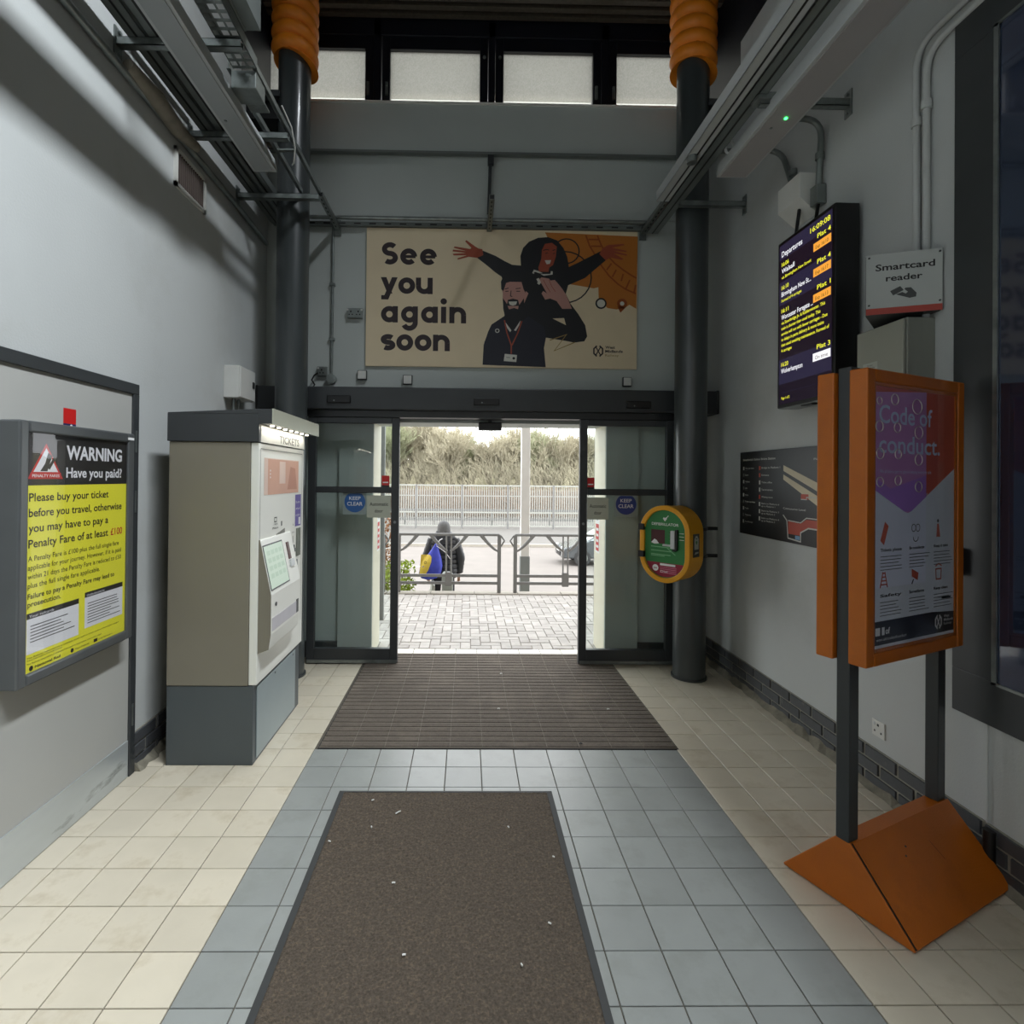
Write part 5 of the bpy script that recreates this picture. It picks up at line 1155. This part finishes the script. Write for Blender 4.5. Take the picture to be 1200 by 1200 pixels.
kb = MB(); kb.box(-6, 7.66, -.6, 7, 7.86, -.012); kr = struct(kb.build('kerb', M_kerb, label='concrete kerb at the far edge of the paving'))
for i in range(12):
    b = MB(); b.cbox(-3.6+i*.62, 7.665, -.012, -3.6+i*.62+.612, 7.855, .012+random.uniform(-.003, .003), .006); b.build('kerb_stone', M_kerb, kr)
# lower path, ramp and road
b = MB(); b.add([(-25, 7.86, -.6), (35, 7.86, -.6), (35, 8.1, -.75), (-25, 8.1, -.75), (35, 9.4, -.76), (-25, 9.4, -.76), (35, 12.5, -1.62), (-25, 12.5, -1.62)], [(0, 1, 2, 3), (3, 2, 4, 5), (5, 4, 6, 7)])
o = b.build('lower_path', mat('lower_path_concrete', '#9d968d', .9), label='lower concrete path beyond the railings'); struct(o)
b = MB(); b.add([(-45, 12.5, -1.62), (60, 12.5, -1.62), (60, 26.4, -1.72), (-45, 26.4, -1.72)], [(0, 1, 2, 3)]); struct(b.build('road', M_road, label='worn pale asphalt road beyond the railings'))
b = MB(); b.box(-45, 26.4, -1.72, 60, 26.65, -1.58); struct(b.build('far_kerb', M_kerb, label='far kerb of the road'))
b = MB(); b.add([(-45, 26.65, -1.6), (60, 26.65, -1.6), (60, 60, -1.5), (-45, 60, -1.5)], [(0, 1, 2, 3)]); struct(b.build('far_ground', mat('far_carriageway', '#6f6c67', .9, var=.06), label='far carriageway and verge behind the fence'))
b = MB(); b.box(-2.9, 20.2, -1.679, -1.5, 20.32, -1.672); struct(b.build('road_marking', M_whitepaint, label='short white line on the road'))
# canopy over the forecourt, seen through the clerestory
b = MB(); b.box(-8, 5.5, 6.72, 9, 7.0, 6.84); struct(b.build('canopy_roof', mat('canopy_grey', '#8f9290', .6), label='forecourt canopy above the entrance'))
b = MB(); b.box(-8, 7.0, 6.6, 9, 7.1, 6.9); struct(b.build('canopy_fascia', M_cream, label='cream fascia of the forecourt canopy'))
# facade outside, around the doors
b = MB(); b.box(-8, 5.4, 0, XL-.2, 5.6, 6.7); b.box(XR+.2, 5.4, 0, 9, 5.6, 6.7); struct(b.build('facade', mat('facade_brick_brown', '#7b5a48', .85, var=.15, scale=20), label='outer facade either side of the entrance'))

# railings
def railing(xs, lab, x_end_open):
    x0, xm, x1 = xs; y = 7.76; t = thing('pedestrian_railing', lab, 'railing', ((x0+x1)/2, y, 0))
    def bar(name, pts, r): b = MB(); b.tube(pts, r, 8); b.build(name, M_steelpaint, t, smooth=True)
    for x in (x0, x1):
        b = MB(); b.box(x-.026, y-.02, .01, x+.026, y+.02, .83); b.build('post', M_steelpaint, t, bevel=.004)
    tr = [(x0, y, .835), (x1, y, .835)]
    b = MB(); b.tube(tr, .02, 10); b.build('top_rail', M_steelpaint, t, smooth=True)
    for x, s in ((x0, -1), (x1, 1)):
        b = MB(); b.tube([(x, y, .835), (x+s*.03, y, .815), (x+s*.075, y, .75), (x+s*.03, y, .68), (x, y, .65)], .012, 8); b.build('end_loop', M_steelpaint, t, smooth=True)
    for z in (.25, .145):
        b = MB(); b.box(x0, y-.012, z-.02, x1, y+.012, z+.02); b.build('lower_rail', M_steelpaint, t)
    for dx in (-.035, .035):
        b = MB(); b.tube([(xm+dx, y, .14), (xm+dx, y, .83)], .012, 8); b.build('centre_bar', M_steelpaint, t, smooth=True)
    b = MB(); b.box(xm-.05, y-.016, .1, xm+.05, y+.016, .3); b.build('centre_block', M_steelpaint, t, bevel=.01)
    for x, s in ((x0, 1), (xm, -1), (xm, 1), (x1, -1)):
        P = [(x+s*(.02+.24*k/6), y, .60+.23*(k/6)**1.3) for k in range(7)]
        b = MB(); b.tube(P, .02, 8, rs=[.012, .016, .02, .022, .024, .026, .028]); b.build('curved_brace', M_steelpaint, t, smooth=True)
railing((-.96, -.25, .47), 'grey railing panel in front of the person', 1)
railing((.70, 1.42, 2.14), 'grey railing panel in front of the passing car', 1)
railing((-2.6, -1.9, -1.18), 'grey railing panel left of the doorway view', 1)
# posts by the door outside
t = thing('canopy_post', 'tall white post with grey lower sleeve beyond the right railing panel', 'post', (.905, 8.45, -.75))
b = MB(); b.box(.84, 8.385, -.74, .975, 8.52, 6.6); b.build('shaft', M_whitepaint, t, bevel=.01)
b = MB(); b.box(.833, 8.378, -.74, .982, 8.527, .44); b.build('sleeve', mat('sleeve_grey', '#7f8583', .6), t, bevel=.006)
t = thing('grey_bollard', 'light grey square bollard beside the person', 'bollard', (-.28, 8.15, -.75))
b = MB(); b.box(-.36, 8.08, -.75, -.2, 8.22, .2); b.prism([(-.36, 8.08, .2), (-.2, 8.08, .2), (-.22, 8.1, .23), (-.34, 8.1, .23)], (0, 0, 0), (0, .12, 0)); b.build('shaft', mat('bollard_grey', '#9aa09a', .7), t, bevel=.01)
t = thing('low_ramp_wall', 'low pale wedge wall left of the person', 'wall', (-.65, 8.3, -.75))
b = MB(); b.prism([(-.62, 8.1, -.75), (-.46, 8.1, -.75), (-.46, 8.1, .02), (-.5, 8.1, .06)], (0, 0, 0), (-.05, .6, 0)); b.build('wall_body', mat('ramp_wall_pale', '#b6bab2', .8), t)
for x, lab in ((-.98, 'grey steel gate post just outside the left door'), (1.52, 'grey steel gate post just outside the right door')):
    t = thing('gate_post', lab, 'post', (x, 6.3, 0)); b = MB(); b.box(x-.03, 6.27, 0, x+.03, 6.33, 2.9); b.build('post', M_steelpaint, t, bevel=.004)
    s = -1 if x < 0 else 1
    for z in (.9, .25):
        b = MB(); b.box(x, 6.285, z-.02, x+s*.9, 6.315, z+.02); b.build('side_rail', M_steelpaint, t)
# leafy shrub at left
M_leaf = mat('lime_leaf', '#a3b840', .7, var=.25, scale=12, rnd=.1)
t = thing('lime_green_shrub', 'bright lime green shrub beyond the left door leaf', 'shrub', (-1.13, 8.3, -.75))
b = MB(); rnd = random.Random(3)
for i in range(900):
    a = rnd.uniform(0, 2*PI); e = rnd.uniform(-.2, 1); r = .45*rnd.uniform(.5, 1)
    c = Vector((-1.13+r*math.cos(a)*.8, 8.35+r*math.sin(a)*.5, -.25+e*.62)); d = Vector((rnd.uniform(-1, 1), rnd.uniform(-1, 1), rnd.uniform(-.3, 1))).normalized()*.05; q = d.cross(Vector((rnd.random(), rnd.random(), rnd.random()))).normalized()*.018
    b.add([c-d, c+q, c+d, c-q], [(0, 1, 2, 3)])
b.build('foliage', M_leaf, t, kind='stuff')
b = MB()
for i in range(9): a = i*.7; b.tube([(-1.13, 8.35, -.75), (-1.13+.25*math.cos(a), 8.35+.15*math.sin(a), -.1+.05*i)], .008, 5)
b.build('stems', mat('stem_brown', '#6a5a3c', .9), t)
t = thing('bronze_shrub', 'reddish brown shrub above the lime shrub outside the left door', 'shrub', (-1.35, 8.6, -.75))
b = MB()
for i in range(700):
    a = rnd.uniform(0, 2*PI); r = .3*rnd.uniform(.3, 1); c = Vector((-1.38+r*math.cos(a), 8.7+r*math.sin(a), rnd.uniform(-.1, 1.1))); d = Vector((rnd.uniform(-1, 1), rnd.uniform(-1, 1), rnd.uniform(-1, 1))).normalized()*.06; q = d.cross(Vector((rnd.random(), rnd.random(), 1))).normalized()*.015
    b.add([c-d, c+q, c+d, c-q], [(0, 1, 2, 3)])
b.build('foliage', mat('bronze_leaf', '#a77a58', .7, var=.25, scale=12), t, kind='stuff')
b = MB(); b.tube([(-1.38, 8.7, -.75), (-1.37, 8.7, 0), (-1.4, 8.7, .9)], .015, 6); b.build('stems', MATS['stem_brown'], t)

# fences far away
M_fgal = mat('fence_pale_galv', '#a3a49c', .6)
t = thing('bar_fence', 'pale green grey vertical bar fence along the far side of the road', 'fence', (0, 34.4, -1.6))
fx0, fx1 = -9.0, 13.5; fy = 34.4
for z in (1.15, -.55, -1.4):
    b = MB(); b.box(fx0, fy-.03, z-.04, fx1, fy+.03, z+.04); b.build('rail', M_fgal, t)
x = fx0
while x < fx1+.1: b = MB(); b.box(x-.045, fy-.05, -1.6, x+.045, fy+.05, 1.2); b.build('post', M_steelpaint, t); x += 2.9
x = fx0+.1; n = 0
while x < fx1 and n < 160:
    b = MB(); b.box(x-.018, fy-.015, -1.4, x+.018, fy+.015, 1.15); b.build('bar', M_fgal, t); x += .145; n += 1
t = thing('crash_barrier', 'low guard rail with posts in front of the far fence', 'barrier', (0, 36.5, -1.6))
for z in (-.62, -1.25):
    b = MB(); b.box(-12, 36.5, z, 18, 36.56, z+.16); b.build('beam', M_steelpaint, t)
for i in range(16): b = MB(); b.box(-12+i*1.95, 36.56, -1.6, -11.9+i*1.95, 36.64, -.5); b.build('post', M_steelpaint, t)
t = thing('palisade_fence', 'grey palisade fence of pointed pales behind the far bar fence', 'fence', (0, 42, -1.5))
for z in (.2, -1.1):
    b = MB(); b.box(-13, 42.02, z, 20, 42.08, z+.08); b.build('rail', M_fgal, t)
pm = None
for i in range(175):
    x = -12+i*.178
    b = MB(); b.prism([(x-.04, 42, -1.45), (x+.04, 42, -1.45), (x+.04, 42, .68), (x, 42, .82), (x-.04, 42, .68)], (0, 0, 0), (0, .02, 0)); b.build('pale', mat('pale_weathered', '#97958d', .7, var=.12, rnd=.12), t)
# hedge bank behind palisade
t = thing('brown_hedge', 'reddish brown hedge behind the palisade fence', 'hedge', (2, 44, -1.5)); b = MB()
for i in range(9000):
    c = Vector((rnd.uniform(-14, 21), rnd.uniform(43.2, 45), rnd.uniform(-1.5, .9))); d = Vector((rnd.uniform(-1, 1), rnd.uniform(-.5, .5), rnd.uniform(-.6, 1.4))).normalized()*rnd.uniform(.2, .5); q = Vector((.022, .0, .015))
    b.add([c-d, c+q, c+d], [(0, 1, 2)])
b.build('twigs', mat('hedge_brown', '#8e7a68', .9, var=.3, scale=.6), t, kind='stuff')
b = MB(); b.box(-14, 45, -1.5, 21, 45.3, .55); b.build('hedge_core', mat('hedge_core_brown', '#75685a', .95, var=.3, scale=1.5), t)

# bare bushy trees
M_bark = mat('bark_grey_brown', '#8b8370', .9, var=.2); M_twig = mat('twig_olive_brown', '#aaa38c', .9, var=.25, scale=.5); M_twig2 = mat('twig_green_brown', '#a1a484', .9, var=.25, scale=.5)  # browns lightened to put distance haze into the tree colours
def tree_meshes(seed, h, spread, mt):
    r = random.Random(seed); br = MB(); tw = MB()
    def stick(a, c, ra, rb, mb, n=3):
        d = (c-a); l = d.length
        if l < 1e-4: return
        d /= l; u = d.cross(Vector((.3, .5, .8))).normalized(); v = d.cross(u); o = len(mb.v)
        for P_, rr in ((a, ra), (c, rb)):
            for j in range(n): t_ = 2*PI*j/n; mb.v.append(P_+(u*math.cos(t_)+v*math.sin(t_))*rr)
        for j in range(n): mb.f.append((o+j, o+(j+1) % n, o+n+(j+1) % n, o+n+j)); mb.m.append(0)
    def grow(p_, d, l, ra, lev):
        e = p_+d*l; stick(p_, e, ra, ra*.65, br if lev < 3 else tw, 5 if lev < 2 else 3)
        if lev >= 6: return
        for k in range({0: 6, 1: 4, 2: 4, 3: 3, 4: 3, 5: 3}[lev]):
            s_ = p_+d*l*r.uniform(.45, 1.); nd = (d+Vector((r.uniform(-1, 1)*spread, r.uniform(-1, 1)*spread, r.uniform(-.2, .65)))).normalized()
            grow(s_, nd, l*r.uniform(.55, .8), max(ra*.55, .010), lev+1)
    for k in range(3): grow(Vector((r.uniform(-.3, .3), r.uniform(-.3, .3), 0)), Vector((r.uniform(-.3, .3), r.uniform(-.3, .3), 1)).normalized(), h*.3, .11, 0)
    return br, tw
protos = []
for sd, h, spd, mt in ((11, 6.5, .75, M_twig), (23, 7.2, .6, M_twig2), (37, 5.6, .8, M_twig)):
    br, tw = tree_meshes(sd, h, spd, mt)
    def mk(mb, m, nm):
        me = bpy.data.meshes.new(nm); me.from_pydata([tuple(v) for v in mb.v], [], mb.f); me.materials.append(m); return me
    zs = [v.z for v in tw.v]; protos.append((mk(br, M_bark, 'trunk'), mk(tw, mt, 'twigs'), max(zs)))
rt = random.Random(5)
spots = [(-9.5, 50, 7.6), (-6.8, 48, 8.2), (-4.6, 51, 8.0), (-2.0, 48.5, 6.8), (.3, 50.5, 6.4), (2.6, 48.5, 6.2), (4.6, 50, 6.9), (6.2, 49, 7.2), (8.4, 51, 6.4), (10.6, 48.5, 6.2), (12.8, 50, 6.9), (15.0, 49, 7.4), (-1.0, 53, 6.6), (3.5, 54, 6.9), (7.2, 54, 6.8), (-5.8, 54, 7.6), (11.7, 53.5, 6.4)]
order = ['leftmost', 'second from the left', 'third from the left', 'fourth from the left', 'fifth from the left', 'sixth from the left', 'seventh from the left', 'right of the white post', 'second right of the white post', 'third right of the white post', 'fourth right of the white post', 'rightmost', 'in the back row behind the person', 'in the back row left of the white post', 'in the back row right of the white post', 'in the back row at far left', 'in the back row at far right']
for i, (x, y, h) in enumerate(spots):
    tm, tw_, hh = protos[i % 3]; k = (h+1.5)/hh
    t = thing('bare_tree', 'bare bushy tree behind the far fences, %s' % order[i], 'tree', (x, y, -1.5), rt.uniform(0, 6), 'bare trees behind the fences')
    t.scale = (k*.95, k*.95, k)
    for nm, me in (('trunk', tm), ('twigs', tw_)):
        o = bpy.data.objects.new(nm, me); COL.objects.link(o); o.parent = t
t = thing('scrub', 'tangled bare scrub under the trees behind the palisade fence', 'scrub', (2, 46.5, -1.5)); b = MB()
for i in range(14000):
    c = Vector((rnd.uniform(-15, 22), rnd.uniform(45.6, 47.6), rnd.uniform(-.4, 3.6)*rnd.uniform(.6, 1.))); d = Vector((rnd.uniform(-.8, .8), rnd.uniform(-.5, .5), rnd.uniform(.1, 1.4))).normalized()*rnd.uniform(.25, .7); q = Vector((.016, .0, .01))
    b.add([c-d, c+q, c+d], [(0, 1, 2)])
b.build('twigs', mat('scrub_olive', '#a8a28a', .9, var=.3, scale=.5), t, kind='stuff')
# distant wooded bank closing the gaps low down
b = MB(); n = 80
for i in range(n+1):
    x = -40+i*1.2; z = 3.4+.5*math.sin(i*.7)+rt.uniform(-.3, .4); b.v += [Vector((x, 60, -1.6)), Vector((x, 61, z)), Vector((x, 64, z+.2))]
for i in range(n): b.f += [(i*3, i*3+3, i*3+4, i*3+1), (i*3+1, i*3+4, i*3+5, i*3+2)]; b.m += [0, 0]
o = b.build('wooded_bank', mat('bank_olive', '#8b876b', .95, var=.3, scale=.8, bump=1., bscale=3)); struct(o); o['label'] = 'distant wooded bank'

# ------------------------------------------------------------------ passing car
CR = thing('car', 'dark grey hatchback passing on the road at the right', 'car', (5.75, 21.5, -1.69))
prof = [(0, .28), (.02, .55), (.12, .68), (.75, .88), (1.0, .95), (1.75, 1.38), (2.2, 1.45), (3.1, 1.43), (3.75, 1.05), (4.05, .98), (4.15, .6), (4.12, .3)]
b = MB(); W2 = .86
def sect(s, inset): return [Vector((3.65+x, 21.5+s*(W2-inset(z)), -1.69+z)) for x, z in prof]
ins = lambda z: max(0, (z-.75))*.28
L_ = sect(-1, ins); R_ = sect(1, ins); n = len(prof); b.v = L_+R_
b.f = [tuple(range(n))[::-1], tuple(range(n, 2*n))]+[(i, (i+1) % n, n+(i+1) % n, n+i) for i in range(n)]; b.m = [0]*len(b.f)
b.build('body', mat('car_paint_dark', '#4d5356', .25, metal=.3, coat=.8), CR, bevel=.05)
gl = mat('car_glass', '#b5bfc3', .1, coat=1.)
b = MB(); b.prism([(3.65+1.08, 20.64+.05, -1.69+.97), (3.65+1.78, 20.64+.13, -1.69+1.33), (3.65+2.3, 20.64+.14, -1.69+1.38), (3.65+2.3, 20.64+.05, -1.69+.97)], (0, 0, 0), (0, -.012, 0)); b.build('side_window', gl, CR)
b = MB(); b.prism([(3.65+2.38, 20.64+.05, -1.69+.97), (3.65+2.38, 20.64+.14, -1.69+1.38), (3.65+3.08, 20.64+.14, -1.69+1.37), (3.65+3.5, 20.64+.06, -1.69+1.0)], (0, 0, 0), (0, -.012, 0)); b.build('side_window', gl, CR)
b = MB(); b.add([(3.65+1.02, 20.78, -1.69+.975), (3.65+1.02, 22.22, -1.69+.975), (3.65+1.72, 22.12, -1.69+1.385), (3.65+1.72, 20.88, -1.69+1.385)], [(0, 1, 2, 3)]); b.build('windscreen', gl, CR)
for x in (.78, 3.3):
    for y in (20.72, 22.28):
        b = MB(); b.tube([(3.65+x, y-.1, -1.38), (3.65+x, y+.1, -1.38)], .31, 20); wh = b.build('wheel', M_rubber, CR)
        b = MB(); b.tube([(3.65+x, y-.115, -1.38), (3.65+x, y-.1, -1.38)], .2, 14); b.build('hub', M_zinc, wh)
for y in (20.85, 22.0):
    b = MB(); b.box(3.66, y, -1.07, 3.75, y+.22, -.98); b.build('headlamp', M_white, CR, bevel=.02)
b = MB(); b.box(3.64, 21.1, -1.35, 3.67, 21.9, -1.2); b.build('front_grille', M_black, CR)
b = MB(); b.box(3.625, 21.27, -1.19, 3.64, 21.73, -1.09); b.build('number_plate', M_whitepaint, CR)

# ------------------------------------------------------------------ person with drawstring bag, seen from behind
px, py, pz = -.36, 8.6, -.75
PN = thing('person', 'person seen from behind in black quilted jacket and grey beanie beyond the railings', 'person', (px, py, pz))
def skin(name, joints, edges, m, lev=2):
    me = bpy.data.meshes.new(name); me.from_pydata([tuple(Vector(j[:3])) for j in joints], edges, []); o = bpy.data.objects.new(name, me); COL.objects.link(o)
    mod = o.modifiers.new('skin', 'SKIN'); mod.use_smooth_shade = True
    sv = me.skin_vertices[0].data if me.skin_vertices else None
    if sv is None:
        bm = bmesh.new(); bm.from_mesh(me); lay = bm.verts.layers.skin.verify(); bm.to_mesh(me); bm.free(); sv = me.skin_vertices[0].data
    for i, j in enumerate(joints): sv[i].radius = (j[3], j[4] if len(j) > 4 else j[3]); sv[i].use_root = (i == 0)
    sb = o.modifiers.new('sub', 'SUBSURF'); sb.levels = lev; sb.render_levels = lev
    me.materials.append(m); o.parent = PN; W[o.name] = W[PN.name]; return o
M_jk = mat('black_quilted_nylon', '#2b2d31', .5, var=.1); M_tr = mat('black_trousers', '#1d1d20', .8); M_sk = mat('skin_tone', '#c09a84', .6)
J = [(0, 0, .93, .15, .11), (0, 0, 1.1, .145, .11), (0, 0, 1.3, .16, .115), (0, 0, 1.42, .14, .1), (0, -.0, 1.5, .055), (0, -.01, 1.6, .085, .095), (0, -.01, 1.68, .07, .08),
     (-.1, 0, .88, .09), (-.11, 0, .5, .065), (-.12, .01, .1, .045), (-.12, .12, .04, .04), (.1, 0, .88, .09), (.12, 0, .5, .065), (.13, .01, .1, .045), (.13, .12, .04, .04),
     (-.19, 0, 1.4, .07), (-.25, -.02, 1.14, .052), (-.24, .08, .92, .04), (-.235, .11, .85, .03), (.19, 0, 1.4, .07), (.25, -.02, 1.14, .052), (.22, .1, .92, .04), (.215, .13, .85, .03)]
Ed = [(0, 1), (1, 2), (2, 3), (3, 4), (4, 5), (5, 6), (0, 7), (7, 8), (8, 9), (9, 10), (0, 11), (11, 12), (12, 13), (13, 14), (3, 15), (15, 16), (16, 17), (17, 18), (3, 19), (19, 20), (20, 21), (21, 22)]
skin('body', J, Ed, M_tr)
# quilted jacket: stacked padded rings with sleeves
def loft(rings, m, name, n=28, parent=PN, smooth=True):
    b = MB()
    for (x, y, z, rx, ry) in rings:
        for j in range(n): a = 2*PI*j/n; b.v.append(Vector((x+rx*math.cos(a), y+ry*math.sin(a), z)))
    for i in range(len(rings)-1):
        for j in range(n): b.f.append((i*n+j, i*n+(j+1) % n, (i+1)*n+(j+1) % n, (i+1)*n+j)); b.m.append(0)
    b.f.append(tuple(range(n))[::-1]); b.f.append(tuple((len(rings)-1)*n+j for j in range(n))); b.m += [0, 0]
    return b.build(name, m, parent, local=True, smooth=smooth)
rings = []; z = .82
while z < 1.46:
    f = (z-.82)/.64; rx = .215+.01*math.sin(f*3)-(.07*max(0, f-.82)/.18); ry = .15-(.03*max(0, f-.8)/.2)
    for k in range(6): rings.append((0, 0, z+k*.0125, rx-(.012 if k in (0,) else -.006*math.sin(PI*k/6)), ry-(.012 if k == 0 else -.006*math.sin(PI*k/6)))) 
    z += .075
loft(rings, M_jk, 'quilted_jacket')
for s in (-1, 1):
    R_ = []; P0 = Vector((s*.17, 0, 1.42)); P1 = Vector((s*.27, -.02, 1.14)); P2 = Vector((s*.25, .08, .9))
    b = MB(); pts = [P0.lerp(P1, k/8) for k in range(9)]+[P1.lerp(P2, k/7) for k in range(1, 8)]
    b.tube(pts, .07, 16, rs=[(.085-.0015*i)*(1 if i % 2 else .93) for i in range(16)]); b.build('sleeve', M_jk, PN, local=True, smooth=True)
    h = skin('hand', [(s*.245, .09, .88, .03, .02), (s*.24, .11, .82, .032, .016), (s*.225, .12, .76, .009), (s*.22, .125, .73, .008), (s*.238, .13, .75, .009), (s*.236, .137, .715, .008), (s*.25, .125, .755, .009), (s*.25, .13, .725, .008), (s*.26, .115, .765, .008), (s*.262, .118, .74, .007), (s*.215, .1, .83, .011), (s*.2, .115, .8, .009)], [(0, 1), (1, 2), (2, 3), (1, 4), (4, 5), (1, 6), (6, 7), (1, 8), (8, 9), (0, 10), (10, 11)], M_sk, 1)
b = MB(); b.tube([(-.1, -.07, 1.44), (-.13, -.03, 1.47), (-.1, .05, 1.5), (0, .09, 1.5), (.1, .05, 1.5), (.13, -.03, 1.47), (.1, -.07, 1.44), (0, -.11, 1.42), (-.1, -.07, 1.44)], .045, 12); b.build('hood', M_jk, PN, local=True, smooth=True)
bn = loft([(0, -.005, 1.53, .098, .108), (0, -.005, 1.56, .104, .115), (0, -.005, 1.62, .102, .112), (0, -.005, 1.67, .085, .095), (0, -.005, 1.705, .05, .06), (0, -.005, 1.715, .01, .01)], mat('beanie_grey', '#6a6a6a', .9, var=.15, scale=60), 'beanie')
b = MB(); b.tube([(-.108, -.01, 1.545), (0, -.12, 1.545), (.108, -.01, 1.545), (0, .11, 1.545), (-.108, -.01, 1.545)], .014, 8); b.build('beanie_cuff', MATS['beanie_grey'], bn, local=True, smooth=True)
for s in (-1, 1):
    b = MB(); b.tube([(s*.125, -.07, .02), (s*.125, -.02, .04), (s*.125, .08, .035), (s*.125, .17, .02)], .05, 12, rs=[.045, .052, .045, .035]); b.build('shoe', M_black, PN, local=True, smooth=True)
# drawstring bag on the left shoulder
BG = thing('drawstring_bag', 'blue and yellow drawstring bag carried on the left shoulder of the person', 'bag', (px-.22, py-.22, pz+.82)); BG.scale = (.85, .85, .85)
b = MB(); n = 24
rr = [(.0, .03, .02), (.03, .14, .07), (.12, .2, .1), (.25, .2, .11), (.38, .155, .09), (.5, .09, .06), (.6, .045, .03), (.66, .02, .02)]
for i, (z, rx, ry) in enumerate(rr):
    for j in range(n): a = 2*PI*j/n; f = z/.66; b.v.append(Vector((-.0+f*.14+rx*math.cos(a)*(1+.03*math.sin(5*a)), ry*math.sin(a), z)))
for i in range(len(rr)-1):
    for j in range(n): b.f.append((i*n+j, i*n+(j+1) % n, (i+1)*n+(j+1) % n, (i+1)*n+j)); b.m.append(0)
b.build('bag_body', mat('bag_blue', '#3b46b4', .6, var=.12, scale=12), BG, local=True, smooth=True)
b = MB(); rows_ = [(.1, -.115, .0), (.2, -.135, .06), (.33, -.12, .1), (.42, -.06, .1), (.46, .0, .06)]
G = 7
for z, xa, xb in rows_:
    f = z/.66; 
    rx = .2 if z < .3 else .2-(z-.3)*.55; ry = .108 if z < .3 else .108-(z-.3)*.25
    for k in range(G):
        x = -.17+(xb+.12)*k/(G-1)*.9+f*.05; xr = max(-.98, min(.98, (x-f*.14)/rx)); b.v.append(Vector((x, -ry*math.sqrt(1-xr*xr)-.006, z)))
for i in range(len(rows_)-1):
    for k in range(G-1): b.f.append((i*G+k, i*G+k+1, (i+1)*G+k+1, (i+1)*G+k)); b.m.append(0)
b.build('yellow_panel', mat('bag_yellow', '#d9bd4a', .6, var=.05), BG, local=True)
b = MB(); c = Vector((-.05, -.118, .33)); b.tube([c+Vector((.02*math.cos(a), 0, .024*math.sin(a))) for a in [2*PI*k/12 for k in range(13)]], .004, 5); b.build('badge', M_ink, BG, local=True)
b = MB(); b.tube([(.14, -.02, .64), (.2, -.0, .72), (.25, .12, .74), (.22, .2, .6)], .008, 6); b.tube([(.14, -.03, .62), (.3, .03, .5), (.4, .1, .35)], .006, 6); b.build('cord', M_pw, BG, local=True, smooth=True)
